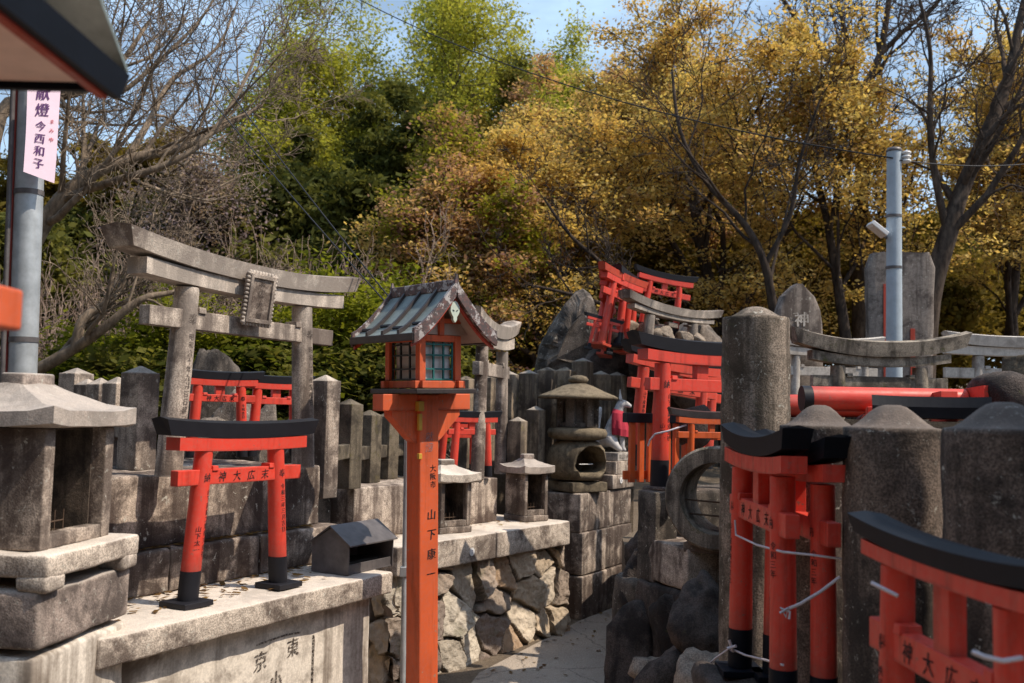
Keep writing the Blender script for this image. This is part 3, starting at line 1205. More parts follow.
vc = t.nodes.new('ShaderNodeTexVoronoi')
vc.feature = 'DISTANCE_TO_EDGE'
vc.inputs['Scale'].default_value = 1.1
t.links.new(mixc(t, .12, v, nnoise(t, v, 6, 5, .7), 'ADD'), vc.inputs['Vector'])
c = mixc(t, ramp(t, vc.outputs['Distance'], .002, .010, (.55, .55, .55, 1), (0, 0, 0, 1)), c, (.07, .055, .045))
t.links.new(c, b.inputs['Base Color'])
t.links.new(bumpn(t, mixc(t, .5, nnoise(t, v, 90, 5, .7), vo.outputs['Distance']), .7, .012), b.inputs['Normal'])
M['path'] = m

xs = [-200, -90, -50] + [i * 2.0 for i in range(-18, 19)] + [50, 90, 200]
ys = [-60, -20, -6, 0, 4, 8] + [9.5 + i * 1.5 for i in range(22)] + [50, 70, 110, 250]
vs = [(x, y, gh(x, y)) for y in ys for x in xs]
nx = len(xs)
fs = [(j * nx + i, j * nx + i + 1, (j + 1) * nx + i + 1, (j + 1) * nx + i) for j in range(len(ys) - 1) for i in range(nx - 1)]
mb = MB().add(vs, fs, 0, True)
tag(mb.build('ground', 'earth'), kind='structure')
mb = MB()
L_ = [(-.9, -4), (-.75, 3.0), (-.35, 5.0), (-.15, 6.2), (.40, 7.4), (.62, 7.9), (1.1, 8.75), (2.2, 9.3)]
R_ = [(.75, -4), (.80, 3.0), (.85, 5.0), (.95, 6.2), (1.15, 7.3), (1.35, 7.7), (1.6, 8.1), (2.5, 8.6)]
for i in range(len(L_) - 1):
    mb.add([(*L_[i], .004), (*R_[i], .004), (*R_[i + 1], .004), (*L_[i + 1], .004)], [(0, 1, 2, 3)])
tag(mb.build('path', 'path'), kind='structure')


def mound(name, poly, z, mat='earth', seed=0):
    n = len(poly)
    mb = MB()
    mb.add([(x, y, -.05) for x, y in poly] + [(x, y, z) for x, y in poly], [tuple(range(n, 2 * n))] + [(i, (i + 1) % n, (i + 1) % n + n, i + n) for i in range(n)])
    return tag(mb.build(name, mat), kind='structure')


# ---- left terrace frame
A_L = rad(62.5)
O_L = gz(112, 637, .82)
DL = Vector((math.cos(A_L), math.sin(A_L), 0))
WL = Vector((-math.sin(A_L), math.cos(A_L), 0))


def LF(x, y, z):
    p = O_L + DL * x + WL * y
    return Vector((p.x, p.y, z))


A_S = rad(56)
O_S = gz(569, 521, .80)
DS = Vector((math.cos(A_S), math.sin(A_S), 0))
WS = Vector((-math.sin(A_S), math.cos(A_S), 0))


def SF(x, y, z):
    p = O_S + DS * x + WS * y
    return Vector((p.x, p.y, z))


def poly_of(*ps):
    return [(p.x, p.y) for p in ps]


mound('terrain', poly_of(LF(-.9, 1.0, 0), LF(1.62, 1.0, 0), SF(-2.5, .75, 0), SF(-.45, .75, 0), SF(-.2, 1.3, 0), SF(.6, 1.6, 0), Vector((1.2, 9.6, 0)), Vector((-9, 11.5, 0)), Vector((-9, 4, 0))), 1.115)

# terrace: base, ledge, two courses of stone
T = thing('terrace_wall', 'pale stained concrete ledge wall with a black and red gate standing on it', 'retaining wall', LF(0, 0, 0), A_L)
mb = MB()
mb.rbox((.80, .53, .36), (1.60, .90, .718), .012, .004, .08, 3, taper=.985)
cb = mb.build('concrete_face', 'concrete', T)
ml = MB()
y0 = .085
fy = lambda a, b: (a, y0 - .006 - (b - .36) * (-.011), b)
write(ml, '東', 1.03, .575, .085, fy, bold=.03)
write(ml, '京', .83, .56, .085, fy, bold=.03)
write(ml, '小', .925, .46, .085, fy, bold=.05)
for xa, za, xb, zb in ((.80, .625, .98, .632), (.98, .632, 1.075, .625)):
    ml.add([fy(xa, za), fy(xb, zb), fy(xb, zb + .008), fy(xa, za + .008)], [(0, 1, 2, 3)])
ml.build('carved_writing', 'carve', cb)
mb = MB()
mb.box((1.165, .0805, .30), (.006, .012, .60), .001)
mb.build('joint', 'carve', cb)
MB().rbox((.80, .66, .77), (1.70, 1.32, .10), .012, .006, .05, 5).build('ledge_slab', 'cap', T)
mb = MB()
for i, (x0, x1) in enumerate(((-.62, -.03), (-.02, .66), (.67, 1.205), (1.215, 1.80))):
    mb.rbox(((x0 + x1) / 2, .80 - .004 * (i % 2), .911), (x1 - x0, .72, .178), .012, .007, .05, 11 + i)
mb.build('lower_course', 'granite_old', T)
mb = MB()
for i, (x0, x1) in enumerate(((-.62, .12), (.13, .88), (.89, 1.72))):
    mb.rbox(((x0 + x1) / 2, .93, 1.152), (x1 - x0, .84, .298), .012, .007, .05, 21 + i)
mb.build('upper_course', 'granite_old', T)


def number_tag(parent, c, R, txt, r=.022):
    X = Matrix.Translation(c) @ R
    mb = MB()
    mb.lathe([(r, 0), (r, .004)], 20, X=X @ Matrix.Rotation(rad(90), 4, 'X'), smooth=False)
    o = mb.build('number_plate', 'white', parent)
    ml = MB()
    write(ml, txt, -.25 * r * 1.25 * (len(txt) - 1) * 1.05, 0, r * 1.25, lambda a, b: tuple(X @ Vector((a, -.0048, b))), vertical=False, pitch=.55, bold=.03)
    ml.build('lettering', 'blue_ink', o)


number_tag(T, Vector((.135, .43, .945)), Matrix.Identity(4), '28')

# red gate on the ledge
pa, pb = gz(187, 606, .823), gz(278, 587, .823)
W = (pb - pa).length
torii('torii_gate', 'vermilion gate with black top beam standing on the concrete ledge at the left', (pa + pb) / 2, math.atan2(pb.y - pa.y, pb.x - pa.x), .70, W, .039,
      left='納|山下産業二業株式会社|山下太一', right='奉|令和三年三月吉日', tie='神大広末', strut=False, red='red_near', lean=.085, up=.018, kl=.80, sl_=.71, nl=.685)

# stone gate with plaque
pa, pb = gz(168, 476, 1.301), gz(303, 467, 1.301)
W = (pb - pa).length
torii('stone_torii', 'large grey granite gate with a framed name plaque and black carved writing on its pillars', (pa + pb) / 2, math.atan2(pb.y - pa.y, pb.x - pa.x), W * 1.02, W, W * .060,
      cat='stone gate', stone='granite', left='奉|昭和六十年九月吉日建之', right='奉|昭和山下産業敬白', kl=.84, sl_=.745, nl=.69, up=.045, lean=.075, strut=False, plaque=True, lettermat='carve', kth=.082)


def fence_post(parent, loc, w, h, rotz, seed, mat):
    mb = MB()
    mb.rbox((0, 0, (h - .03) / 2), (w, w, h - .03), .006, .0025, .09, seed, smooth=False)
    hw = w / 2 - .003
    mb.loft([[(-hw, -hw, h - .034), (hw, -hw, h - .034), (hw, hw, h - .034), (-hw, hw, h - .034)],
             [(-.004, -.004, h), (.004, -.004, h), (.004, .004, h), (-.004, .004, h)]])
    return mb.build('post', mat, parent, loc, rotz)


def fence(name, label, specs, z0, mat='fence_stone', rot=A_L, rails=True, group=None, first=None):
    """specs: (px, py_top, depth, width)"""
    T = thing(name, label, 'stone fence', (0, 0, 0))
    prev = None
    for i, (px, py, Y, w) in enumerate(specs):
        p = pt(px, py, Y)
        fence_post(T, (p.x, p.y, z0), w, p.z - z0, rot, i * 7 + len(specs), (first or mat) if i == 0 else mat)
        if prev is not None and rails:
            q = Vector((prev.x, prev.y, 0))
            r_ = Vector((p.x, p.y, 0))
            d = r_ - q
            zz = z0 + (p.z - z0) * .42
            MB().box(((q.x + r_.x) / 2, (q.y + r_.y) / 2, zz), (d.length - w * .9, .05, .085), .006, R=Matrix.Rotation(math.atan2(d.y, d.x), 3, 'Z')).build('rail', mat, T)
        prev = p
    return T


fence('stone_fence', 'square pale granite fence posts with pointed tops at the left end of the stone gate',
      [(141, 366, 4.45, .118), (118, 377, 4.75, .10), (101, 378, 5.05, .10), (88, 379, 5.35, .10), (77, 368, 5.55, .13)], 1.30, 'granite_old')
fence('stone_fence', 'pale granite post at the right of the large stone gate with dark posts beyond',
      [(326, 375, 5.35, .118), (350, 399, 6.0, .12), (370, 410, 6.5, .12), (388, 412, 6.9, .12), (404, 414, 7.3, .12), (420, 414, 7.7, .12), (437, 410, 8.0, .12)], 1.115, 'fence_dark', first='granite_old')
fence('stone_fence', 'long row of weathered square fence posts behind the small roofed stone shrines',
      [(466, 376, 8.35, .142), (488, 374, 8.4, .142), (509, 371, 8.45, .142), (529, 370, 8.5, .142), (548, 367, 8.55, .142), (566, 367, 8.6, .142), (583, 358, 8.65, .145), (601, 371, 8.75, .142), (617, 372, 8.85, .142)], 1.115, 'fence_stone', rails=True)
fence('stone_fence', 'two short fence posts in front of the long fence row beside the round roofed lantern',
      [(518, 417, 7.75, .115), (536, 406, 8.0, .12)], 1.115, 'fence_stone', rails=False)

# pair of small red gates behind the stone gate
for (xa, xb, Y, H, lab, s) in ((194, 240, 5.35, .47, 'red gate seen between the pillars of the stone gate, left of the two', 1), (254, 293, 5.6, .46, 'red gate seen between the pillars of the stone gate, right of the two', 2)):
    p = pt(xa, 440, Y)
    q = pt(xb, 440, Y + .16)
    torii('torii_gate', lab, ((p.x + q.x) / 2, (p.y + q.y) / 2, 1.302), math.atan2(q.y - p.y, q.x - p.x), H, math.hypot(q.x - p.x, q.y - p.y) * 1.12, .030,
          'red gates behind the stone gate', tie='神大広末' if s == 1 else '', right='奉|令和吉日' if s == 1 else '', kl=.80, sl_=.72, nl=.70, red='red_near', plinth=False, up=.02)
mb = rock('dark upright stone slab standing under the lintel of the stone gate', pt(217, 360, 6.3) + Vector((0, 0, -.35)), (.17, .10, .62), (0, 0, .4), 'dark_stone', 31, name='stone_tablet', cat='stone tablet', rough=.03)
for i, (px, py, Y, s) in enumerate(((205, 425, 6.0, .20), (236, 410, 6.2, .22), (268, 420, 6.1, .17), (246, 445, 5.9, .16), (310, 425, 6.4, .2))):
    p = pt(px, py, Y)
    rock(['pale lichened boulder behind the left red gate', 'pale lichened boulder behind the red gates, tallest of the heap', 'lichened boulder behind the right red gate', 'small boulder low between the two red gates', 'boulder right of the stone gate pillar'][i],
         (p.x, p.y, 1.1 + (p.z - 1.1) * .55), (s, s * .8, max(.12, (p.z - 1.05) * .75)), (0, 0, i), 'rock', 40 + i, 'boulders behind the red gates')

# iron candle box on the ledge
T = thing('candle_box', 'small black sheet iron box with pitched roof at the right end of the ledge', 'candle box', LF(1.60, .20, .82), A_L)
w, d, e, rr = .365, .215, .145, .22
mb = MB()
mb.plate([(-d / 2, .003), (d / 2, .003), (d / 2, e), (0, rr - .008), (-d / 2, e)], -w / 2, -w / 2 + .006, X=Matrix.Rotation(rad(90), 4, 'Z') @ Matrix.Scale(-1, 4, (0, 1, 0)))
mb.plate([(-d / 2, .003), (d / 2, .003), (d / 2, e), (0, rr - .008), (-d / 2, e)], w / 2 - .006, w / 2, X=Matrix.Rotation(rad(90), 4, 'Z') @ Matrix.Scale(-1, 4, (0, 1, 0)))
mb.box((0, d / 2 - .003, e / 2), (w - .014, .005, e - .006), .001)
mb.box((0, 0, .006), (w - .014, d - .012, .006), .001)
mb.build('body', 'iron', T)
mb = MB()
for s in (-1, 1):
    mb.loft([[(-w / 2 - .012, s * (d / 2 + .016), e - .012), (w / 2 + .012, s * (d / 2 + .016), e - .012), (w / 2 + .012, s * (d / 2 + .016), e - .006), (-w / 2 - .012, s * (d / 2 + .016), e - .006)],
             [(-w / 2 - .012, 0, rr), (w / 2 + .012, 0, rr), (w / 2 + .012, 0, rr + .006), (-w / 2 - .012, 0, rr + .006)]])
mb.build('roof', 'iron', T)
MB().box((0, -d / 2 + .012, .028), (w - .02, .008, .04), .001).build('front_lip', 'iron', T)
MB().box((0, .02, .04), (w - .05, .12, .012), .001).build('tray', 'iron_in', T)

# ---- lantern at the far left: stone house on stacked plinths
c = pt(53, 427, 3.0) - Vector((.218, -.279, 0))
RZ = rad(83)
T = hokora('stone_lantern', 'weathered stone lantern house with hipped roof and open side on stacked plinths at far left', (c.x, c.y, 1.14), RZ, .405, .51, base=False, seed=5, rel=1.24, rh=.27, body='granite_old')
mb = MB()
mb.rbox((0, 0, -.035), (.55, .55, .07), .012, .006, .05, 61)
for sx in (-1, 1):
    for sy in (-1, 1):
        mb.rbox((sx * .222, sy * .222, -.085), (.104, .104, .05), .014, .005, .04, 62)
mb.build('footed_slab', 'cap', T)
MB().rbox((0, .02, -.195), (.54, .54, .17), .016, .008, .05, 63).build('upper_plinth', 'roof_stone', T)
MB().rbox((0, .03, -.72), (.54, .55, .84), .014, .007, .07, 64).build('lower_plinth', 'concrete', T)
# neighbour wall left of the lantern keeps the bank

# ---- steel pole with votive banner, far left
p0 = pt(22, 388, 4.6)
p1 = pt(36, 0, 4.6)
dv = (p1 - p0) / (p1.z - p0.z)
top = p0 + dv * 2.6
bot = p0 + dv * (0 - p0.z)
T = thing('utility_pole', 'grey galvanised pole with pink banner and red pipe at far left', 'pole', bot)
mb = MB().tube([bot - bot, top - bot], .062, 18)
mb.build('shaft', 'metal', T)
for py in (193, 340):
    q = pt(27, py, 4.6)
    q = p0 + dv * (q.z - p0.z) - bot
    MB().tube([q - dv * .012, q + dv * .012], .0655, 18).build('clamp_band', 'iron', T)
off = Vector((-.078, -.01, 0))
MB().tube([off, top - bot + off], .018, 8).build('pipe', 'pipe_red', T)
MB().tube([off * .9 + Vector((.005, -.045, 0)), top - bot + off * .9 + Vector((.005, -.045, 0))], .012, 8).build('conduit', 'iron', T)
# banner
cb_ = [pt(28, 70, 4.42), pt(62, 70, 4.56), pt(54, 183, 4.54), pt(24, 172, 4.42)]
B = thing('banner', 'long pink votive banner with purple brush writing hanging on the pole', 'banner', cb_[0])
q = [x - cb_[0] for x in cb_]
mb = MB()
n = 10
vs, fs = [], []
for j in range(n + 1):
    for i in range(7):
        u, w_ = i / 6, j / n
        a = q[0].lerp(q[1], u).lerp(q[3].lerp(q[2], u), w_)
        vs.append(a + Vector((0, .008 * math.sin(u * 5 + w_ * 4) * w_, 0)))
for j in range(n):
    for i in range(6):
        fs.append((j * 7 + i, j * 7 + i + 1, (j + 1) * 7 + i + 1, (j + 1) * 7 + i))
mb.add(vs, fs, 0, True)
bo = mb.build('cloth', 'banner', B)


def bfn(x, z):
    u, w_ = x / .155, -z / .52
    a = q[0].lerp(q[1], u).lerp(q[3].lerp(q[2], u), w_)
    return tuple(a + Vector((0, -.006 + .008 * math.sin(u * 5 + w_ * 4) * w_, 0)))


ml = MB()
write(ml, '献燈', .078, -.115, .070, bfn, bold=.04, pitch=1.15)
write(ml, '今西和子', .074, -.275, .052, bfn, bold=.04, pitch=1.15)
ml.build('lettering', 'ink_purple', B)
ml = MB()
write(ml, 'まみ中', .128, -.245, .022, bfn, bold=.04, pitch=1.9)
ml.build('stamp', 'ink_red', B)

# ---- lamp post in front (nearest) and the middle one
lantern_post('lantern_post', 'orange red wooden lantern with green copper roof on a post at the centre', (-.365, 4.65, 0), rad(40), .52, 1.635).rotation_euler = Euler((0, rad(-1.9), rad(40)))
# near lantern: only its eave and one arm end reach into view
fc = pt(114, 87, 1.62)
T = thing('lantern_post', 'near lantern with brown soffit and dark fascia cut by the upper left corner', 'lantern', (fc.x - .52, fc.y - .26, 0))
zs = fc.z
MB().box((-.10, .10, .86), (.13, .13, 1.72), .008).build('post', 'orange_lamp', T)
ap = pt(-3, 308, 1.50)
MB().box((ap.x - (fc.x - .52) - .10, ap.y - (fc.y - .26), ap.z), (.245, .07, .064), .006).build('arm', 'orange_lamp', T)
MB().box((-.14, .0, (1.78 + zs) / 2), (.24, .24, zs - 1.78), .006).build('lamp_box', 'orange_lamp', T)
rf = MB()
rf.box((-.01, 0, zs + .012), (1.04, .52, .012), .002)
rf.build('soffit', 'soffit_near', T)
mb = MB()
x0 = .512
for ss_, y in ((1, .262), (-1, -.262)):
    mb.loft([[(-.53, y, zs - .006), (x0, y, zs - .006), (x0, y + .012 * ss_, zs - .006), (-.53, y + .012 * ss_, zs - .006)],
             [(-.53, y + .012 * ss_, zs + .028), (x0 + .01, y + .012 * ss_, zs + .028), (x0 + .01, y + .022 * ss_, zs + .028), (-.53, y + .022 * ss_, zs + .028)]])
mb.build('eave_board', 'black_blue', T)
mb = MB()
mb.loft([[(x0, -.274, zs - .016), (x0 + .014, -.274, zs - .016), (x0 + .014, .274, zs - .016), (x0, .274, zs - .016)],
         [(x0 + .012, -.29, zs + .030), (x0 + .022, -.29, zs + .030), (x0 + .022, .29, zs + .030), (x0 + .012, .29, zs + .030)]])
bb = mb.build('fascia', 'black_blue', T)
MB().box((x0 - .009, 0, zs - .006), (.016, .52, .030), .002).build('red_trim', 'red_old', bb)
MB().box((-.10, -.14, zs - .025), (.80, .05, .05), .003).build('eave_beam', 'red_old', T)
mb = MB()
for s in (-1, 1):
    mb.loft([[(-.53, s * .29, zs + .032), (.53, s * .29, zs + .032), (.53, s * .29, zs + .042), (-.53, s * .29, zs + .042)], [(-.53, 0, zs + .21), (.53, 0, zs + .21), (.53, 0, zs + .22), (-.53, 0, zs + .22)]])
mb.build('roof_slope', 'copper', T)
p = pt(407, 440, 5.0)
T = thing('thin_pole', 'thin grey steel pole just left of the orange lantern post', 'pole', (p.x, p.y, 0))
MB().tube([(0.02, 0, 0), (0, 0, p.z)], .014, 8).build('shaft', 'metal', T)
MB().box((.006, 0, p.z * .55), (.04, .04, .05), .004).build('bracket', 'metal', T)

# ---- middle shelf
T = thing('shelf_terrace', 'granite shelf on a rubble wall of irregular brown boulders beside the path', 'retaining wall', O_S * 1, A_S)
T.location.z = 0
mb = MB()
mb.rbox((-1.45, .48, .715), (1.0, .98, .17), .012, .005, .06, 71)
mb.rbox((-.47, .48, .715), (.94, .98, .17), .012, .005, .06, 72)
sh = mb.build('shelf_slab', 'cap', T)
number_tag(sh, Vector((-1.22, -.006, .70)), Matrix.Identity(4), '7', .026)
rw = rubble_wall('rubble_face', 1.98, .635, 4, T)
rw.location = (-1.97, .015, -.004)
re_ = rubble_wall('rubble_end', .9, .635, 8, T)
re_.rotation_euler = (0, 0, rad(90))
re_.location = (-.03, .03, -.004)
rl_ = rubble_wall('rubble_end', .9, .635, 9, T)
rl_.rotation_euler = (0, 0, rad(-90))
rl_.location = (-1.93, .93, -.004)
mb = MB()
for i, (x0, x1) in enumerate(((-1.92, -1.16), (-1.15, -.40))):
    mb.rbox(((x0 + x1) / 2, .66, .957), (x1 - x0, .58, .314), .010, .005, .06, 75 + i)
mb.rbox((-.20, .80, .90), (.36, .30, .2), .010, .005, .06, 79)
mb.build('upper_blocks', 'granite', T)
T = thing('stone_wall', 'dark shaded block wall in the gap between the two terraces', 'retaining wall', O_S * 1, A_S)
T.location.z = 0
mb = MB()
mb.rbox((-2.45, .75, .95), (.95, .5, .33), .012, .006, .07, 81)
mb.build('top_course', 'dark_stone', T)
rl_ = rubble_wall('rubble_face', .98, .79, 12, T)
rl_.location = (-2.93, .44, -.004)

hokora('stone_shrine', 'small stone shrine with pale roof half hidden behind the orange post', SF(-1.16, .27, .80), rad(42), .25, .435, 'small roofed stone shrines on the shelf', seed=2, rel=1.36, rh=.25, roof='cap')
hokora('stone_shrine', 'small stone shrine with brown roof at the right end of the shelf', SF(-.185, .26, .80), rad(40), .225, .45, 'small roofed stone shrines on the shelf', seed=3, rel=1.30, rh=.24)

# stone gate on the second tier
pa, pb = pt(478, 470, 7.15), pt(500, 474, 7.75)
torii('stone_torii', 'small weathered stone gate partly hidden behind the lantern roof', (( pa.x + pb.x) / 2, (pa.y + pb.y) / 2, 1.115), math.atan2(pb.y - pa.y, pb.x - pa.x), 1.12, (pb - pa).length * 1.05, .05,
      cat='stone gate', stone='granite_old', kl=.85, sl_=.74, nl=.66, up=.06, strut=False, lean=.04)
# small red gates on the shelf tier
for i, (xa, xb, Y, H, rx, lab) in enumerate(((455, 487, 7.05, .47, 0, 'small red gate with black feet standing between the orange lantern and the stone shrine'), (442, 472, 7.4, .42, rad(4), 'small red gate leaning behind the front one beside the orange lantern'))):
    p, q = pt(xa, 450, Y), pt(xb, 450, Y + .12)
    torii('torii_gate', lab, ((p.x + q.x) / 2, (p.y + q.y) / 2, 1.117), (rx, 0, math.atan2(q.y - p.y, q.x - p.x)), H, math.hypot(q.x - p.x, q.y - p.y) * 1.12, .030, 'small red gates on the shelf', red='red_near', kl=.75, sl_=.68, nl=.66, plinth=False, up=.015)

# ---- pillar of granite blocks
GP = gz(581, 620, 0)
A_G = rad(60)
T = thing('block_pillar', 'tall pier of stained granite blocks at the turn of the path', 'stone pier', (GP.x, GP.y, 0), A_G)
mb = MB()
mb.rbox((.50, .26, .165), (1.02, .54, .33), .010, .006, .06, 91)
mb.rbox((.22, .26, .50), (.44, .52, .325), .010, .006, .06, 92)
mb.rbox((.715, .26, .50), (.535, .51, .325), .010, .006, .06, 93)
mb.rbox((.49, .27, .815), (.99, .50, .30), .010, .006, .06, 94)
mb.build('blocks', 'granite_old', T)
T = thing('block_pedestal', 'stepped granite pedestal carrying the white fox', 'pedestal', (GP.x, GP.y, 0), A_G)
mb = MB()
mb.rbox((.78, .16, 1.03), (.44, .32, .12), .010, .004, .06, 95)
mb.rbox((.80, .14, 1.145), (.36, .28, .11), .008, .004, .06, 96)
bl = mb.build('blocks', 'granite', T)
number_tag(bl, Vector((.72, -.002, 1.04)), Matrix.Identity(4), '6', .026)
pl = MB().rbox((.82, .11, 1.236), (.29, .20, .07), .005, .001, .08, 97).build('plinth', 'white_stone', T)
ml = MB()
write(ml, '末広大神社', .72, 1.236, .045, lambda a, b: (a, .0085, b), vertical=False, bold=.04)
ml.build('lettering', 'carve', pl)
# round slab base under the round lantern


def lathe_at(mb, prof, seg=28, wob=.004, seed=0):
    return mb.lathe(prof, seg, wob=wob, seed=seed)


FP = pt(576, 495, 8.12)
T = thing('stone_lantern', 'mossy stone lantern with round umbrella roof and arched hollow in its drum', 'stone lantern', (FP.x, FP.y, .97), rad(35))
MB().rbox((0, 0, .04), (.36, .36, .08), .01, .004, .05, 101).build('base_slab', 'brown_stone', T)
mb = MB()
mb.lathe([(.14, .085), (.205, .10), (.235, .17), (.24, .25), (.225, .34), (.17, .40), (.14, .405)], 40, wob=.004)
dr = mb.build('drum', 'brown_stone', T)
cut = MB()
ring = []
for k in range(28):
    a = 2 * math.pi * k / 28
    x, z = math.cos(a), math.sin(a)
    ring.append((.155 * x * (1.0 if z > 0 else 1.06), .235 + (.135 * z if z > 0 else .115 * max(z, -.72))))
cut.plate(ring, -.4, .10)
co = cut.build('cutter', 'iron_in', T)
bo_ = dr.modifiers.new('hollow', 'BOOLEAN')
bo_.object = co
bo_.operation = 'DIFFERENCE'
bo_.solver = 'EXACT'
bpy.context.view_layer.update()
dg = bpy.context.evaluated_depsgraph_get()
me = bpy.data.meshes.new_from_object(dr.evaluated_get(dg))
dr.modifiers.clear()
dr.data = me
bpy.data.objects.remove(co)
MB().tube([(-.07, -.12, .22), (.06, -.13, .22)], .004, 6).build('candle_wire', 'white', T)
MB().lathe([(.15, .405), (.235, .43), (.245, .47), (.23, .50), (.13, .515)], 32, wob=.004).build('platform', 'brown_stone', T)
mb = MB()
for k in range(6):
    a = rad(60 * k + 30)
    mb.rbox((.145 * math.cos(a), .145 * math.sin(a), .63), (.05, .07, .235), .006, .002, .06, k, R=Matrix.Rotation(a, 3, 'Z'))
mb.lathe([(.17, .513), (.172, .55)], 6, smooth=False)
mb.lathe([(.172, .72), (.17, .752)], 6, smooth=False)
mb.lathe([(.115, .55), (.115, .72)], 12, smooth=True)
mb.build('fire_box', 'dark_stone', T)
MB().lathe([(.20, .745), (.318, .740), (.328, .756), (.300, .772), (.215, .806), (.125, .848), (.06, .870)], 40, wob=.006, seed=3).build('roof', 'brown_stone', T)
MB().lathe([(.05, .865), (.075, .88), (.085, .90), (.065, .925), (.03, .935)], 20, wob=.002).build('finial', 'brown_stone', T)

# ---- white fox with red bib
fp = pt(609, 449, 8.42)
T = thing('fox_statue', 'white fox statue sitting in a red bib on a lettered pedestal', 'fox statue', (GP.x + .82 * math.cos(A_G) - .11 * math.sin(A_G), GP.y + .82 * math.sin(A_G) + .11 * math.cos(A_G), 1.268), rad(-5))
T.scale = (1.14, 1.14, 1.14)
# faces local +x
me = bpy.data.meshes.new('body')
J = [(-.05, 0, .07, .075, .07), (-.035, 0, .14, .072, .068), (.0, 0, .22, .062, .058), (.02, 0, .28, .044, .044), (.032, 0, .335, .036, .038), (.05, 0, .375, .045, .044), (.085, 0, .365, .028, .026), (.125, 0, .345, .013, .012),
     (.03, .032, .20, .026, .026), (.055, .034, .11, .020, .020), (.062, .034, .03, .018, .018), (.088, .034, .012, .018, .013),
     (.03, -.032, .20, .026, .026), (.055, -.034, .11, .020, .020), (.062, -.034, .03, .018, .018), (.088, -.034, .012, .018, .013),
     (-.02, .062, .09, .050, .045), (.025, .066, .035, .026, .024), (.06, .066, .014, .020, .014),
     (-.02, -.062, .09, .050, .045), (.025, -.066, .035, .026, .024), (.06, -.066, .014, .020, .014),
     (-.11, 0, .05, .030, .030), (-.145, 0, .12, .036, .036), (-.145, 0, .21, .040, .040), (-.125, 0, .29, .030, .030), (-.105, 0, .34, .010, .010)]
Eg = [(0, 1), (1, 2), (2, 3), (3, 4), (4, 5), (5, 6), (6, 7), (2, 8), (8, 9), (9, 10), (10, 11), (2, 12), (12, 13), (13, 14), (14, 15), (0, 16), (16, 17), (17, 18), (0, 19), (19, 20), (20, 21), (0, 22), (22, 23), (23, 24), (24, 25), (25, 26)]
me.from_pydata([j[:3] for j in J], Eg, [])
fo = bpy.data.objects.new('body', me)
COL.objects.link(fo)
fo.parent = T
sk = fo.modifiers.new('skin', 'SKIN')
for i, vtx in enumerate(me.skin_vertices[0].data if me.skin_vertices else []):
    vtx.radius = J[i][3:5]
    vtx.use_root = (i == 0)
ss = fo.modifiers.new('smooth', 'SUBSURF')
ss.levels = ss.render_levels = 2
me.materials.append(M['white_fur'])
for s in (-1, 1):
    mb = MB()
    mb.loft([[(.028, s * .014, .405), (.052, s * .014, .402), (.054, s * .044, .396), (.030, s * .044, .398)], [(.034, s * .030, .475), (.037, s * .030, .475), (.037, s * .034, .474), (.034, s * .034, .474)]], smooth=False)
    mb.build('ear', 'white_fur', T)
    MB().lathe([(.001, -.004), (.005, 0), (.001, .004)], 8, X=Matrix.Translation((.082, s * .026, .378))).build('eye', 'ink', T)
MB().lathe([(.001, -.006), (.007, 0), (.001, .006)], 8, X=Matrix.Translation((.137, 0, .346))).build('nose', 'ink', T)
mb = MB()
rings = []
for z, r, dx, fl in ((.322, .050, .028, 0), (.295, .066, .026, 0), (.24, .078, .030, .004), (.18, .088, .036, .010), (.13, .086, .038, .010)):
    ring = []
    for k in range(24):
        a = rad(-125 + 250 * k / 23)
        rr = r + fl * math.sin(k * 1.9)
        ring.append((dx + rr * math.cos(a) * .95 - .012, rr * math.sin(a), z - .012 * math.cos(a)))
    rings.append(ring)
for a in range(len(rings) - 1):
    o_ = len(mb.v)
    mb.add(rings[a] + rings[a + 1], [(i, i + 1, i + 25, i + 24) for i in range(23)], 0, True)
mb.build('bib', 'cloth_red', T)

# ---- rocky knoll behind with the gate pile
mb = MB()
ol = [(533, 378), (540, 345), (550, 327), (562, 308), (575, 292), (583, 289), (591, 294), (597, 312), (594, 340), (598, 378)]
OP = [pt(x_, y_, 9.5) for x_, y_ in ol]
oc = pt(570, 345, 9.5)
rings = []
for k_, (dy, sc_) in enumerate(((-.20, .55), (-.17, .82), (-.08, .97), (.05, 1.0), (.18, .9), (.24, .6))):
    ring = []
    for i_ in range(len(OP)):
        for j_ in range(5):
            a_ = OP[i_].lerp(OP[(i_ + 1) % len(OP)], j_ / 5) - oc
            f_ = sc_ * (1 + .05 * noise.noise(Vector((a_.x * 5, a_.z * 5, dy * 9))))
            ring.append((oc.x + a_.x * f_ + .05 * (k_ < 2), oc.y + dy + .05 * noise.noise(a_ * 6 + Vector((0, k_, 0))), oc.z + a_.z * f_))
    rings.append(ring)
mb.loft(rings)
tag(mb.build('standing_stone', 'rock'), 'tall leaning pointed boulder standing upright behind the fence row', 'boulder')
for i, (px, py, Y, s, mat) in enumerate(((620, 372, 9.1, (.42, .4, .36), 'rock_dark'), (655, 362, 9.0, (.40, .4, .36), 'rock_dark'), (690, 360, 9.2, (.42, .4, .40), 'rock'), (606, 395, 9.6, (.35, .3, .35), 'rock_dark'), (668, 400, 9.4, (.5, .3, .5), 'rock_dark'), (708, 385, 8.9, (.4, .4, .42), 'rock_dark'))):
    rock(['dark boulder under the leaning pile of red gates', 'boulder under the small stone gate on the knoll', 'pale boulder right of the small stone gate on the knoll', 'dark boulder left of the gate pile beside the fox', 'broad dark boulder behind the row of orange pickets', 'dark boulder behind the tall round pillar'][i],
         pt(px, py, Y), s, (.2 * i, .1, i * 1.3), mat, 210 + i, 'boulders of the knoll')
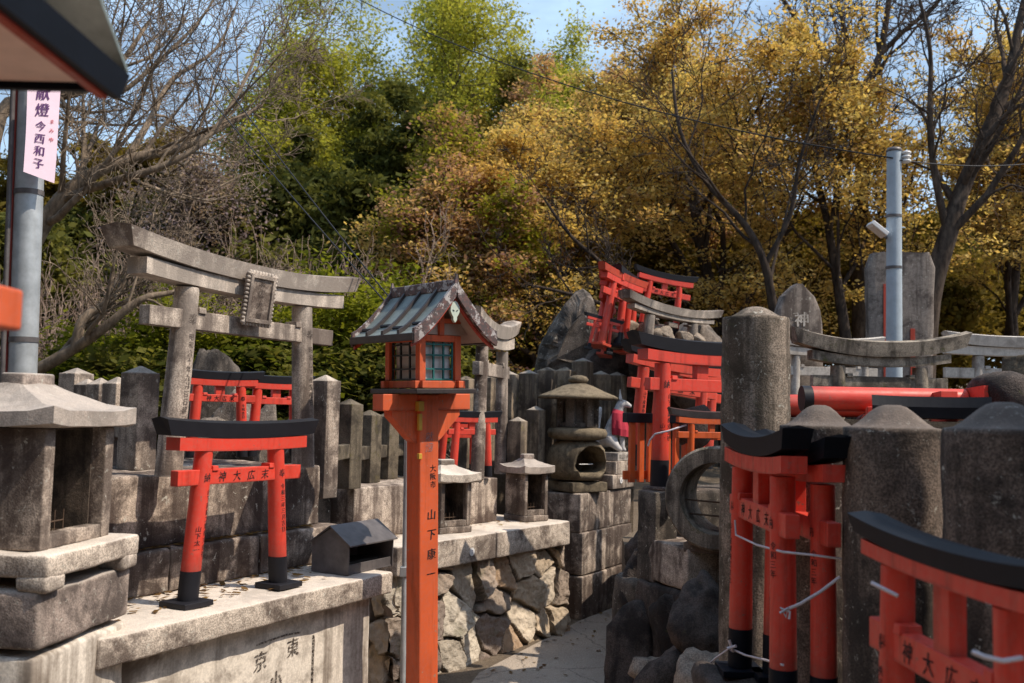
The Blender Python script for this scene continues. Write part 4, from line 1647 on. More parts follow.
for i, (px, py, Y, sx) in enumerate(((652, 333, 8.55, .16), (668, 336, 8.5, .12), (684, 338, 8.55, .10), (614, 340, 8.5, .15), (630, 330, 8.6, .12), (697, 340, 8.6, .11))):
    rock(['angular pale stone under the small stone gate on the knoll, leftmost', 'angular pale stone between the pillars of the knoll gate', 'pale stone by the right pillar of the knoll gate', 'pale stone at the feet of the leaning red gates', 'pale stone behind the leaning red gates', 'pale stone right of the knoll gate'][i],
         pt(px, py, Y), (sx, sx * .8, sx * .7), (.4 * i, .3, i), 'rock_warm', 230 + i, 'loose stones on the knoll')


def gate_at(px, py_base, Y, H, rot, lab, tilt=(0, 0), Wk=.72, group=None, **kw):
    p = pt(px, py_base, Y)
    return torii('torii_gate', lab, p, (rad(tilt[0]), rad(tilt[1]), rad(rot)), H, H * Wk, H * .052, group, **kw)


G1 = 'red gates piled on the knoll'
gate_at(657, 338, 8.75, .58, 14, 'upright red gate with black beam on top of the knoll', (0, 8), .58, G1, red='red_near', tie='神大広末', kl=.84, sl_=.77, nl=.75)
gate_at(612, 350, 8.4, .66, 50, 'red gate tipped sideways in the pile on the knoll, front one', (4, 8), .50, G1, red='red_near', black='red_old', up=.02)
gate_at(600, 352, 8.5, .62, 70, 'red gate tipped sideways in the pile on the knoll, leftmost', (5, 12), .45, G1, red='red_near', black='red_old', up=.02)
gate_at(624, 350, 8.55, .66, 62, 'red gate tipped in the pile on the knoll, nearest the upright gate', (2, 6), .45, G1, red='red_near', up=.02)
gate_at(598, 352, 8.3, .30, 20, 'short stub of a broken red gate left of the pile', (0, 10), .6, G1, red='red_near', up=.01)
p, q = pt(645, 352, 8.35), pt(692, 350, 8.7)
torii('stone_torii', 'small grey stone gate with upturned beam on the rocky knoll', ((p.x + q.x) / 2, (p.y + q.y) / 2, p.z - .1), (0, rad(4), math.atan2(q.y - p.y, q.x - p.x)), .50, (q - p).length, .05, cat='stone gate', stone='granite_old', strut=False, kl=.98, sl_=.85, nl=.1, up=.10, kth=.13)

# ---- gate group behind the concrete ring
BJ = pt(663, 490, 5.6)
G2 = 'red gates behind the tall round pillar'


def gate_from(px, py, Y, z, H, rot, lab, W=.56, rr=.043, lean=.05, group=None, tilt=(0, 0), **kw):
    """placed by the foot of its left post"""
    p = pt(px, py, Y)
    a = rad(rot)
    return torii('torii_gate', lab, (p.x + W / 2 * math.cos(a), p.y + W / 2 * math.sin(a), z), (rad(tilt[0]), rad(tilt[1]), a), H, W, rr, group, lean=lean, **kw)


gate_from(659, 490, 5.6, 1.19, .83, 30, 'tall red gate with black beam standing behind the orange picket fence', .58, .050, .02, G2, left='納|山下産業株式会社|山下一', red='red_near', kl=.80, sl_=.72, nl=.66, plinth=False)
gate_from(634, 450, 6.15, 1.25, .74, 32, 'red gate second in line behind the orange picket fence', .52, .040, .02, G2, tilt=(0, 5), left='奉|山下産業株式会社', tie='神大広末', red='red', kl=.74, sl_=.70, nl=.68, plinth=False)
gate_from(652, 450, 6.6, 1.25, .72, 34, 'red gate third in line behind the orange picket fence', .50, .040, .02, G2, tilt=(0, 6), left='奉|令和吉日', red='red', kl=.74, sl_=.70, nl=.68, plinth=False)
gate_from(690, 452, 5.45, 1.2, .42, 18, 'small orange gate half hidden behind the tall round pillar', .26, .020, .02, 'orange gates', red='orange', black='copper_dark', tie='', right='末|広大神', kl=.95, sl_=.8, nl=.8, plinth=False, foot=.05)
# orange pickets
T = thing('picket_fence', 'low orange picket fence with black top rail', 'picket fence', pt(655, 482, 5.75), rad(28))
z0 = T.location.z
for i in range(6):
    MB().box((-.165 + i * .062, 0, .17), (.034, .026, .34), .003).build('picket', 'orange', T)
MB().box((.0, -.005, .365), (.44, .05, .055), .004).build('top_rail', 'black', T)
MB().box((.245, .0, .20), (.085, .05, .40), .004).build('end_post', 'orange', T)
MB().box((.40, .01, .26), (.22, .03, .035), .003).build('side_rail', 'orange', T)
MB().box((.0, .016, .04), (.42, .02, .05), .003).build('bottom_rail', 'orange', T)
mb = MB()
mb.tube([pt(655, 434, 5.42), pt(668, 431, 5.38), pt(686, 425, 5.45)], .0055, 6)
mb.tube([pt(655, 434, 5.42), pt(650, 440, 5.45), pt(648, 446, 5.46)], .005, 6)
tag(mb.build('white_ribbon', 'string'), 'white ribbon tied across the red gate post above the orange pickets', 'ribbon')
rock('round black stone behind the orange pickets', pt(692, 425, 5.9), (.13, .12, .15), (0, 0, 0), 'rock_dark', 250, planes=4, rough=.02)

# blocks, concrete ring
bp = gz(690, 590, .72)
T = thing('block_pedestal', 'dark granite block pedestal under the concrete ring', 'pedestal', (bp.x, bp.y, 0), rad(20))
MB().rbox((.25, .24, .815), (.52, .46, .215), .010, .006, .06, 301).build('top_block', 'granite', T)
MB().rbox((.25, .26, .35), (.60, .50, .70), .03, .02, .07, 302).build('lower_block', 'rock_dark', T)
rp = pt(722, 497, 5.15)
T = thing('concrete_ring', 'round concrete pipe ring lying on its side beside the tall pillar', 'concrete ring', rp, rad(-28))
mb = MB()
prof = [(.180, -.14), (.250, -.145), (.262, -.13), (.262, .13), (.250, .145), (.180, .14)]
X = Matrix.Rotation(rad(90), 4, 'X')
rings = []
for k in range(48):
    a = 2 * math.pi * k / 48
    rings.append([X @ Vector(((r + .003 * noise.noise(Vector((a * 3, z * 9, 0)))) * math.cos(a), (r) * math.sin(a), z)) for r, z in prof])
n = 6
vs = [p for r in rings for p in r]
fs = [(k * n + i, k * n + (i + 1) % n, ((k + 1) % 48) * n + (i + 1) % n, ((k + 1) % 48) * n + i) for k in range(48) for i in range(n)]
mb.add(vs, fs, 0, False)
mb.build('ring', 'granite_mossy', T)
mb = MB()
for z in (-.02, -.09):
    mb.tube([(-.19, -.05, z), (.19, -.04, z - .01)], .005, 6)
mb.build('cross_wire', 'rust', T)
MB().rbox((-.02, 0, -.255), (.30, .22, .05), .01, .004, .04, 305).build('chock', 'granite_old', T)

# boulders beside the path
BO = [((652, 625), 5.75, (.17, .24, .46), (0, rad(-10), .3), 'rock_dark', 'tall dark boulder at the edge of the path below the stone blocks'),
      ((633, 665), 5.45, (.14, .2, .34), (0, rad(12), 1), 'rock_dark', 'dark boulder lowest and furthest left at the path edge'),
      ((640, 558), 6.05, (.10, .13, .20), (.1, .2, .5), 'rock_dark', 'small pointed dark boulder at the top left of the boulder heap'),
      ((678, 640), 5.2, (.17, .2, .36), (0, rad(16), 2), 'rock_dark', 'dark boulder right of the tall one under the block pedestal'),
      ((655, 675), 5.1, (.13, .13, .12), (0, 0, 1), 'rock_warm', 'reddish boulder at the bottom of the heap by the path'),
      ((716, 690), 4.25, (.16, .2, .22), (.3, .2, .8), 'rock_warm', 'pale boulder at the foot of the tall round pillar'),
      ((708, 625), 4.75, (.14, .2, .24), (.2, .3, 2), 'rock_dark', 'lichened boulder under the granite block beside the tall pillar'),
      ((668, 700), 4.8, (.25, .25, .30), (.2, 0, 2), 'rock_dark', 'broad dark boulder at the bottom edge below the heap')]
for i, ((px, py), Y, s, r_, mt, lab) in enumerate(BO):
    rock(lab, pt(px, py, Y), s, r_, mt, 320 + i, 'boulders beside the path', planes=13, rough=.10)

mound('terrain', [(.80, 7.0), (.74, 6.2), (.86, 5.5), (1.0, 4.9), (1.15, 4.1), (1.24, 2.2), (1.26, .6), (7, .4), (7, 9), (1.9, 9.4), (1.2, 8.2)], .74)
mound('terrain', [(1.42, 6.6), (1.40, 5.75), (1.45, 5.0), (6.9, 4.5), (6.9, 9), (2.6, 9.2), (2.1, 7.6)], 1.19)
T = thing('block_pedestal', 'dark block base under the tall red gate and the orange pickets', 'pedestal', (.80, 5.52, 0), rad(30))
mb = MB()
mb.rbox((.045, .02, .935), (.16, .16, .49), .010, .005, .06, 311)
mb.rbox((.60, .22, .935), (.70, .44, .48), .02, .01, .07, 312)
mb.rbox((.46, .16, .34), (.96, .40, .68), .04, .02, .08, 313)
mb.build('blocks', 'dark_stone', T)
mound('terrain', [(1.12, 5.3), (1.12, 4.35), (1.25, 3.72), (2.3, 3.6), (2.5, .6), (6.8, .6), (6.8, 5.2)], 1.60)

# ---- round pillars at the right


def round_post(px, Y, py_top, r, label, mat, seed, dome=.07, name='stone_pillar'):
    p = pt(px, py_top, Y)
    h = p.z
    mb = MB()
    prof = [(r, h * k_ / 24) for k_ in range(23)] + [ (r, h - dome - .012), (r * .985, h - dome)]
    for i in range(1, 8):
        t = i / 7
        prof.append((r * (.93 * (1 - t) + .01), h - dome + dome * (.5 - .5 * math.cos(math.pi * min(1, t * 1.12)))))
    mb.lathe(prof, 44, wob=.0075, seed=seed)
    o = mb.build(name, mat, None, (p.x, p.y, 0))
    return tag(o, label, 'stone pillar', 'round stone pillars at the right')


round_post(756, 3.9, 307, .132, 'tallest round stone pillar with a low domed top behind the red gates', 'post_mossy', 1, .045)
round_post(819, 3.32, 405, .128, 'round stone pillar half hidden behind the tied red gates', 'post_stone', 2)
round_post(893, 2.8, 405, .134, 'dark round stone pillar with a domed top right of the tied red gates', 'post_stone', 3, .065)
round_post(1003, 2.36, 402, .137, 'nearest dark round stone pillar cut by the right edge', 'post_stone', 4, .065)

# ledge under the near gates
T = thing('stone_curb', 'dark rough stone curb under the near red gates', 'curb', (.86, 2.55, 0), rad(91))
mb = MB()
mb.rbox((.62, -.02, .36), (1.0, .36, .71), .03, .02, .06, 401)
mb.rbox((-.55, .0, .30), (1.3, .36, .60), .03, .02, .06, 402)
mb.build('blocks', 'rock_dark', T)

G3 = 'red gates tied to the round pillars'
kw = dict(red='red_near', black='black_blue', plinth=True, left='奉|山下産業株式会社', tie='神大広末', right='納|令和三年|吉日', kl=.74, sl_=.68, nl=.66, strut=True, lean=.03)
torii('torii_gate', 'front red gate with curved black beam tied with white string to the tall pillar', (.815, 3.235, .715), rad(-90), .82, .55, .040, G3, **{**kw, 'ksc': .85, 'kl': .70})
torii('torii_gate', 'second red gate stacked close behind the front tied gate', (.915, 3.17, .715), rad(-90), .80, .54, .038, G3, **{**kw, 'left': '', 'tie': '', 'ksc': .85, 'kl': .70})
torii('torii_gate', 'nearest blurred red gate with blue black beam at the lower right corner', (.835, 1.90, .60), rad(-88), .765, .50, .038, G3, **{**kw, 'left': '奉|株式会社', 'kl': .76, 'sl_': .68, 'nl': .67, 'ksc': .58, 'up': .022})

# strings
mb = MB()
mb.tube([pt(735, 520, 3.45), pt(736, 535, 3.44), pt(757, 545, 3.2), pt(783, 552, 2.88), pt(812, 555, 2.86), pt(842, 559, 2.84)], .0035, 6)
mb.tube([pt(783, 611, 2.88), pt(800, 604, 2.84), pt(820, 592, 2.84), pt(840, 577, 2.82)], .005, 6)
mb.tube([pt(780, 613, 2.87), pt(788, 608, 2.86), pt(786, 617, 2.87), pt(781, 608, 2.87), pt(790, 612, 2.86), pt(789, 619, 2.86)], .004, 6)
tag(mb.build('white_string', 'string'), 'white nylon string tied round the front red gate with a knot', 'string')
mb = MB()
mb.tube([pt(700, 672, 3.75), pt(716, 658, 3.6), pt(730, 648, 3.5), pt(745, 655, 3.42), pt(765, 660, 3.2), pt(783, 665, 2.9)], .0035, 6)
mb.tube([pt(729, 640, 3.48), pt(733, 652, 3.47), pt(728, 648, 3.48), pt(736, 646, 3.46)], .0055, 6)
tag(mb.build('white_string', 'string'), 'white string with a bow near the feet of the tied red gates', 'string')
mb = MB()
mb.tube([pt(872, 583, 2.08), pt(884, 589, 2.04), pt(898, 596, 2.02)], .004, 6)
tag(mb.build('white_string', 'string'), 'short white string round the left post of the nearest red gate', 'string')
mb = MB()
mb.tube([pt(973, 652, 1.60), pt(985, 657, 1.58), pt(1003, 661, 1.58), pt(1022, 658, 1.6)], .004, 6)
tag(mb.build('white_string', 'string'), 'white string round the right post of the nearest red gate', 'string')

# ---- fallen gates on the bank
p = pt(798, 402, 4.25)
T = torii('torii_gate', 'red gate lying on its side behind the round pillars, its thick post pointing left', p + Vector((0, .2, .0)), (Matrix.Rotation(rad(89), 3, 'Y') @ Matrix.Rotation(rad(86), 3, 'Z')).to_euler(), .86, .42, .054, 'fallen red gates', red='red_near', kl=.8, sl_=.75, nl=.72, plinth=False, foot=.06)
p = pt(958, 400, 3.75)
T = torii('torii_gate', 'fallen red gate with its long black beam facing up, behind the dark pillars', p + Vector((.02, .62, -.10)), Euler((rad(84), 0, rad(-12))), .66, .30, .036, 'fallen red gates', red='red_near', kl=.62, sl_=.58, nl=.66, plinth=False)

# ---- stone gates and tablets at the right
def stone_gate(px, Y, py_top, W, H, rot, lab, mat, r=.052, **kw):
    p = pt(px, py_top, Y)
    k = dict(kl=.96, sl_=.84, nl=.80, up=.085, strut=False, lean=.02, kth=.11)
    k.update(kw)
    return torii('stone_torii', lab, (p.x, p.y, p.z - H), rad(rot), H, W, r, cat='stone gate', stone=mat, **k)


stone_gate(879, 6.5, 343, .58, .86, 4, 'mossy stone gate with a sagging upturned beam behind the fallen red gate', 'granite_mossy', up=.075, nl=.78, sl_=.80, kl=.97)
stone_gate(1022, 8.2, 338, .74, 1.0, -4, 'pale grey stone gate cut by the right edge behind the fallen gates', 'white_stone', up=.03, strut=True, kl=.80, nl=.85, kth=.085)
stone_gate(830, 8.6, 340, .64, .92, 6, 'pale stone gate behind the mossy one, beside the tall pillar', 'white_stone', up=.03, r=.04, kl=.70, nl=.66, kth=.085)


def tablet(px, py_top, Y, w, th, z0, label, mat, shape, writing='', painted='', rot=0):
    p = pt(px, py_top, Y)
    h = p.z - z0
    T = thing('stone_tablet', label, 'stone tablet', (p.x, p.y, z0), rad(rot))
    mb = MB()
    rings = []
    n = 14
    for i in range(n + 1):
        t = i / n
        z = h * t
        if shape == 'round':
            k = 1 if t < .68 else math.sqrt(max(.02, 1 - ((t - .68) / .32) ** 2.2))
        else:
            k = (1 - .12 * (1 - t)) if t < .93 else .96 - 1.6 * (t - .93)
        hw = w / 2 * k
        ring = []
        for a in range(24):
            an = 2 * math.pi * a / 24
            cx, sx = math.cos(an), math.sin(an)
            e = .35
            x = hw * math.copysign(abs(cx) ** e, cx)
            y = th / 2 * math.copysign(abs(sx) ** e, sx)
            q = Vector((x, y, z))
            ring.append((x + .012 * noise.noise(q * 6 + Vector((px, 0, 0))), y + .008 * noise.noise(q * 8), z + .03 * w * noise.noise(q * 4) * (t > .9)))
        rings.append(ring)
    mb.loft(rings, smooth=False)
    S = mb.build('slab', mat, T)
    if writing:
        ml = MB()
        s = w * .30
        write(ml, writing, 0, h * .80, s, lambda a, b: (a, -th / 2 - .012, b), bold=.05)
        ml.build('carved_writing', painted or 'carve', S)
    if shape == 'tall':
        MB().box((-w * .235, -th / 2 - .008, h * .62), (.05, .012, h * .45), .002).build('painted_strip', 'red_old', S)
        MB().box((w * .15, -th / 2 - .008, h * .50), (.045, .012, h * .26), .002).build('painted_strip', 'red_old', S)
    return T


tablet(797, 285, 8.9, .46, .16, 1.2, 'round topped grey stone tablet with pale carved characters', 'tablet_stone', 'round', '神塚', 'white_stone', 8)
tablet(899, 254, 10.2, .68, .20, 1.2, 'tall broad stone tablet with a faded red strip behind the pale pole', 'tablet_stone', 'tall', '', '', -6)
rock('rough dark boulder at the right edge above the nearest pillar', pt(1008, 408, 4.2), (.17, .2, .16), (0, 0, 1), 'rock_dark', 351, 'boulders at the right edge', planes=8)
rock('upper brown boulder at the right edge below the pale stone gate', pt(1018, 372, 5.0), (.10, .14, .12), (0, 0, 2), 'brown_stone', 352, 'boulders at the right edge', planes=8)
T = thing('stone_tablet', 'unseen stone slab added beyond the right edge to shade the round pillars', 'stone tablet', (1.90, 1.80, .74), rad(90))  # added out of view, sized to cast shade on the near pillars
MB().rbox((0, 0, 1.0), (1.38, .22, 2.0), .03, .015, .08, 353, taper=.97).build('slab', 'dark_stone', T)

# ---- pale pole with lamp
p = pt(894, 152, 7.6)
q = pt(894, 400, 7.6)
T = thing('utility_pole', 'pale blue grey pole with insulator and small flood lamp at the right', 'pole', (q.x, q.y, 1.1))
h = p.z - 1.1
MB().tube([(0, 0, 0), (p.x - q.x, 0, h)], [.064, .055], 18).build('shaft', 'pole_blue', T)
mb = MB()
mb.lathe([(.058, h), (.062, h + .01), (.05, h + .03), (.01, h + .04)], 16, c=(p.x - q.x, 0))
mb.build('pole_cap', 'iron', T)
mb = MB()
for k in range(3):
    mb.lathe([(.02, 0), (.038, .008), (.038, .022), (.02, .03)], 14, X=Matrix.Translation((p.x - q.x + .085, -.02, h - .09 + .032 * k)))
mb.box((p.x - q.x + .05, -.01, h - .06), (.08, .02, .02), .002)
mb.build('insulator', 'white', T)
lz = pt(876, 230, 7.6).z - 1.1
L1 = MB()
L1.box((-.135, -.03, lz), (.15, .13, .035), .006, R=Matrix.Rotation(rad(38), 3, 'Y'))
fl_ = L1.build('flood_lamp', 'white', T)
MB().box((-.137, -.03, lz - .022), (.12, .10, .006), .001, R=Matrix.Rotation(rad(38), 3, 'Y')).build('lens', 'paper', fl_)
MB().tube([(-.055, 0, lz - .06), (-.10, -.02, lz - .03)], .012, 8).build('lamp_bracket', 'iron', T)
for zz in (lz + .10, lz - .30):
    MB().tube([(0, 0, zz), (.0, 0, zz + .02)], .0625, 18).build('clamp_band', 'iron', T)

# ---- cables


def cable(a, b, sag, r, label):
    pts = []
    for i in range(25):
        t = i / 24
        p = a.lerp(b, t)
        p.z -= sag * 4 * t * (1 - t)
        pts.append(p)
    mb = MB()
    mb.tube(pts, r, 5)
    tag(mb.build('cable', 'wire'), label, 'cable', 'overhead cables')


lt = pt(400, 318, 4.85)
cable(lt, pt(120, -20, 7.5), .06, .004, 'black cable rising from the lantern roof to the upper left, lower of the pair')
cable(lt + Vector((.02, .03, .01)), pt(152, -20, 7.7), .05, .004, 'black cable rising from the lantern roof to the upper left, upper of the pair')
cable(pt(893, 158, 7.55), pt(345, -8, 11), .25, .006, 'dark cable from the pale pole across the trees to the top edge')
cable(pt(900, 160, 7.55), pt(1060, 160, 8.5), .05, .005, 'dark cable from the pale pole out of the right edge')


# =================================================================== trees
GOLD = [(0.314, 0.184, 0.107), (0.522, 0.330, 0.130), (0.706, 0.502, 0.182), (0.458, 0.370, 0.158), (0.790, 0.582, 0.222), (0.397, 0.250, 0.125)]
GOLDRED = [(0.341, 0.186, 0.162), (0.523, 0.314, 0.188), (0.660, 0.454, 0.226), (0.409, 0.244, 0.178)]
LIME = [(0.213, 0.234, 0.043), (0.371, 0.374, 0.067), (0.452, 0.433, 0.091), (0.293, 0.315, 0.060)]
GREEN = [(0.040, 0.053, 0.011), (0.135, 0.157, 0.020), (0.238, 0.254, 0.028), (0.301, 0.307, 0.040), (0.103, 0.128, 0.017)]
DARKG = [(0.049, 0.055, 0.020), (0.084, 0.090, 0.028), (0.134, 0.137, 0.039), (0.209, 0.196, 0.051)]
OLIVE = [(0.079, 0.062, 0.018), (0.158, 0.122, 0.029), (0.247, 0.180, 0.040), (0.124, 0.086, 0.024)]
PINK = [(0.320, 0.240, 0.250), (0.440, 0.350, 0.370), (0.270, 0.190, 0.190), (0.280, 0.220, 0.180)]

P_MAPLE = dict(segs=[6, 6, 5, 4, 3], kids=[10, 7, 6, 4], len=[.66, .55, .52, .5], ang=[38, 44, 45, 45], wander=[.10, .16, .2, .22, .25], up=[.10, .05, .02, 0, 0],
               taper=[.35, .35, .3, .3, .4], t0=[.30, .25, .2, .15], leaf_lv=3, rk=.68, rmin=.008, flat=.2)
P_ROUND = dict(P_MAPLE, kids=[10, 6, 5, 4], up=[.15, .12, .08, .03, 0], ang=[42, 42, 42, 45], flat=0)
P_CONIFER = dict(segs=[10, 5, 3], kids=[60, 10], len=[.30, .40], ang=[85, 50], wander=[.02, .10, .2], up=[.05, -.05, -.05], taper=[.15, .3, .4], t0=[.10, .12], leaf_lv=1, rk=.35, rmin=.003)
P_BARE = dict(segs=[7, 7, 6, 5, 4], kids=[8, 7, 6, 4], len=[.60, .55, .50, .5], ang=[42, 40, 42, 42], wander=[.10, .17, .22, .25, .3], up=[.12, .10, .06, .03, 0],
              taper=[.3, .25, .25, .3, .5], t0=[.25, .2, .15, .1], leaf_lv=9, rk=.56, rmin=.0029)
P_BRUSH = dict(segs=[7, 6, 5, 4], kids=[8, 7, 6], len=[.66, .62, .55], ang=[45, 48, 50], wander=[.24, .26, .3, .3], up=[.03, .0, .0, 0], taper=[.3, .3, .4, .5], t0=[.15, .1, .1], leaf_lv=2, rk=.6, rmin=.0040)
P_BUSH = dict(segs=[4, 4, 3], kids=[7, 6], len=[.6, .55], ang=[45, 50], wander=[.15, .22, .25], up=[.08, .0, -.02], taper=[.4, .4, .5], t0=[.25, .2], leaf_lv=1, rk=.6, rmin=.003, flat=.5)


def fit(g, H, width=None):
    zm = max(p.z for pts, rr, lv in g.br for p in pts)
    k = H / zm
    wx = max(math.hypot(p.x, p.y) for pts, rr, lv in g.br for p in pts) * k
    kx = k if width is None else k * (width / wx)
    seen = {}
    for i, (pts, rr, lv) in enumerate(g.br):
        g.br[i] = ([Vector((p.x * kx, p.y * kx, p.z * k)) for p in pts], rr, lv)
    g.anch = [Vector((p.x * kx, p.y * kx, p.z * k)) for p in g.anch]


def tree(name, label, px, Y, py_top, seed, P, wood, pal, per, size, spread, width=None, lean=(0, 0), r0=.16, L0=3.2, cat='tree', group=None, stems=1, mat='leaf', z0=None, x=None, **kw):
    X = x if x is not None else pt(px, 400, Y).x
    z = gh(X, Y) if z0 is None else z0
    H = pt(px, py_top, Y).z - z
    g = Grow(seed, P)
    for s in range(stems):
        if stems == 1:
            g.grow(Vector((0, 0, -.1)), Vector((lean[0], lean[1], 1)), L0, r0, 0)
        else:
            a = 6.283 * s / stems + seed
            g.grow(Vector((.12 * math.cos(a), .12 * math.sin(a), -.05)), Vector((.6 * math.cos(a) + lean[0], .6 * math.sin(a) + lean[1], 1)), L0 * g.r.uniform(.7, 1.1), r0, 0)
    fit(g, H, width)
    T = thing(name, label, cat, (X, Y, z), 0, group)
    n = len(P['segs'])
    g.wood('trunk', wood, T, 0, 1)
    g.wood('twigs', wood, T, 2, 9)
    if per:
        g.leaves('crown', T, per, spread, size, pal, mat=mat, seed=seed, **kw)
    return T


# golden maples on the right
mk = dict(P=P_MAPLE, wood='bark_dark', pal=GOLD, per=27, size=.046, spread=.15, flatz=.30, tilt=.6, keep=.36)
tree('maple_tree', 'golden leaved maple behind the leaning boulder and gate pile', 560, 15.5, 85, 11, width=3.2, r0=.15, **mk)
tree('maple_tree', 'tall golden maple behind the knoll with a wide crown reaching the top edge', 730, 16.5, -80, 12, width=3.9, r0=.17, lean=(.1, 0), **mk)
tree('maple_tree', 'golden maple behind the tall stone tablet', 868, 15.0, -10, 13, width=2.9, r0=.13, lean=(-.05, 0), **mk)
tree('maple_tree', 'golden maple at the far right beyond the pale stone gate', 1015, 17.5, 0, 14, width=2.9, r0=.13, **mk)
tree('maple_tree', 'rusty gold maple in the gap right of the green tree', 640, 21, 50, 15, width=3.6, r0=.15, **{**mk, 'pal': GOLDRED, 'per': 20, 'size': .065})
tree('maple_tree', 'olive gold maple low behind the lantern and fence row', 475, 15, 105, 16, width=2.1, r0=.11, **{**mk, 'pal': GOLD[:2] + GREEN[2:4] + GOLDRED})
# dense dark undergrowth trees that close the lower gaps
for i, (px, Y, top, pal, w_, lab) in enumerate(((500, 19, 215, OLIVE, 3.2, 'dark olive tree low behind the lantern roof'), (640, 19, 235, OLIVE, 3.2, 'dark olive tree low behind the gate pile'), (780, 20, 225, OLIVE, 3.4, 'dark olive tree low behind the round topped tablet'), (925, 20, 215, OLIVE, 3.2, 'dark olive tree low behind the tall tablet'), (1040, 21, 250, OLIVE, 3.0, 'dark olive tree low beyond the pale stone gate'),
                                             (40, 17, 215, DARKG, 3.2, 'dark evergreen low behind the steel pole'), (210, 18, 190, DARKG, 3.2, 'dark evergreen low behind the stone gate'), (350, 17.5, 195, DARKG, 3.0, 'dark evergreen low between the stone gate and the lantern'))):
    tree('evergreen_tree', lab, px, Y, top, 60 + i, P_ROUND, 'bark_dark', pal, 30, .095, .24, width=w_, r0=.12, L0=2.2, flatz=.6, mat='leaf_dark')

# conifers and the lime green tree
ck = dict(P=P_CONIFER, wood='bark_dark', pal=DARKG, per=34, size=.065, spread=.11, mat='leaf_dark', flatz=.5, aspect=2.6, L0=8)
tree('cypress_tree', 'dark cypress in the middle under the lime green crown', 395, 20, 70, 21, width=2.3, r0=.18, **ck)
tree('cypress_tree', 'dark cypress right of the middle one with a sunlit side', 490, 23, 62, 22, width=2.1, r0=.18, **{**ck, 'pal': DARKG[1:] + OLIVE[1:3]})
tree('cypress_tree', 'dark cypress left of the middle behind the bare shrubs', 300, 21, 130, 23, width=2.2, r0=.16, **ck)
tree('cypress_tree', 'olive green cypress at the left behind the stone gate', 120, 18.5, 125, 24, width=2.6, r0=.16, **{**ck, 'pal': OLIVE})
tree('cypress_tree', 'olive cypress at the far left behind the steel pole', 25, 19.5, 150, 25, width=2.4, r0=.16, **{**ck, 'pal': OLIVE})
tree('lime_tree', 'tall fresh lime green tree at the top centre', 365, 25, -60, 31, P_ROUND, 'bark', LIME, 15, .062, .24, width=5.2, r0=.2, flatz=.6, keep=.85)
tree('lime_tree', 'broad fresh green crown at the upper left of the middle, above the bare shrubs', 300, 23, 5, 36, P_ROUND, 'bark', LIME, 14, .062, .24, width=3.4, r0=.17, flatz=.6, keep=.7)
tree('lime_tree', 'slender lime green treetop right of the cypresses against the sky', 535, 30, 12, 32, P_ROUND, 'bark', LIME, 8, .07, .25, width=1.9, r0=.14, flatz=.8)
tree('blossom_tree', 'sparse pink blossoming tree behind the lintel of the stone gate', 235, 17, 130, 33, P_ROUND, 'bark', PINK, 3, .04, .24, width=2.4, r0=.1, flatz=.8)

# sunlit broadleaf bushes
bk = dict(P=P_BUSH, wood='bark', pal=GREEN, per=30, size=.042, spread=.12, flatz=.30, tilt=.45, r0=.03, L0=1.6, cat='bush', z0=1.1)
for i, (px, Y, top, w_, lab) in enumerate(((125, 9.4, 300, 1.0, 'yellow green bush under the left end of the stone gate beam'), (215, 9.8, 285, 1.1, 'yellow green bush seen through the stone gate'), (290, 9.6, 262, 1.0, 'yellow green bush behind the right pillar of the stone gate'), (355, 9.9, 255, 1.0, 'tall yellow green bush between the stone gate and the lantern'))):
    tree('leafy_bush', lab, px, Y, top, 80 + i, stems=5, width=w_, keep=.75, **bk)
for i, (px, Y, top, w_, lab) in enumerate(((365, 8.8, 335, .8, 'dark glossy broadleaf shrub left of the lantern post'), (60, 9.5, 330, 1.2, 'dark green shrub beside the steel pole'), (430, 10.5, 300, .9, 'dark green shrub behind the lantern roof'), (270, 8.6, 350, .9, 'low dark shrub behind the right end of the stone gate'), (160, 8.4, 350, 1.0, 'low dark shrub behind the left pillar of the stone gate'))):
    tree('leafy_bush', lab, px, Y, top, 90 + i, stems=5, width=w_, **{**bk, 'pal': DARKG + GREEN[:2], 'size': .06})

# bare brush
for i, (px, Y, top, w_, lab) in enumerate(((75, 11.5, 225, 1.8, 'bare brown brush behind the steel pole'), (150, 10.5, 205, 1.9, 'bare twiggy brush left of the stone gate lintel'), (215, 12, 190, 2.1, 'bare twiggy brush behind the stone gate plaque'), (285, 11.5, 205, 2.2, 'bare brown brush right of the stone gate plaque'), (345, 12.5, 185, 2.3, 'tall bare brown brush below the dark cypress'), (405, 12.5, 225, 1.9, 'bare brown brush behind the lantern roof'))):
    tree('bare_shrub', lab, px, Y, top, 100 + i, P_BRUSH, 'twig_brown', None, 0, 0, 0, width=w_, stems=6, r0=.022, L0=1.5, cat='shrub', lean=(.05, 0))

# the big bare tree at the left: limbs placed by hand, twigs grown
def bare_tree(label, X0, limbs, seed, P, wood, leafpal=None):
    base = Vector(X0)
    T = thing('bare_tree', label, 'tree', base)
    g = Grow(seed, P)
    for pts, r0, r1, lv, kids in limbs:
        # smooth the polyline a little
        q = []
        for i in range(len(pts) - 1):
            for k in range(4):
                t = k / 4
                a = pts[max(i - 1, 0)]
                b_, c_ = pts[i], pts[i + 1]
                d = pts[min(i + 2, len(pts) - 1)]
                q.append(.5 * ((2 * b_) + (c_ - a) * t + (2 * a - 5 * b_ + 4 * c_ - d) * t * t + (3 * b_ - a - 3 * c_ + d) * t ** 3) - base)
        q.append(pts[-1] - base)
        g.limb(q, r0, r1, lv, kids)
    g.wood('trunk', wood, T, 0, 1, (12, 8, 5, 4, 3))
    g.wood('twigs', wood, T, 2, 9, (9, 6, 5, 4, 3))
    return T


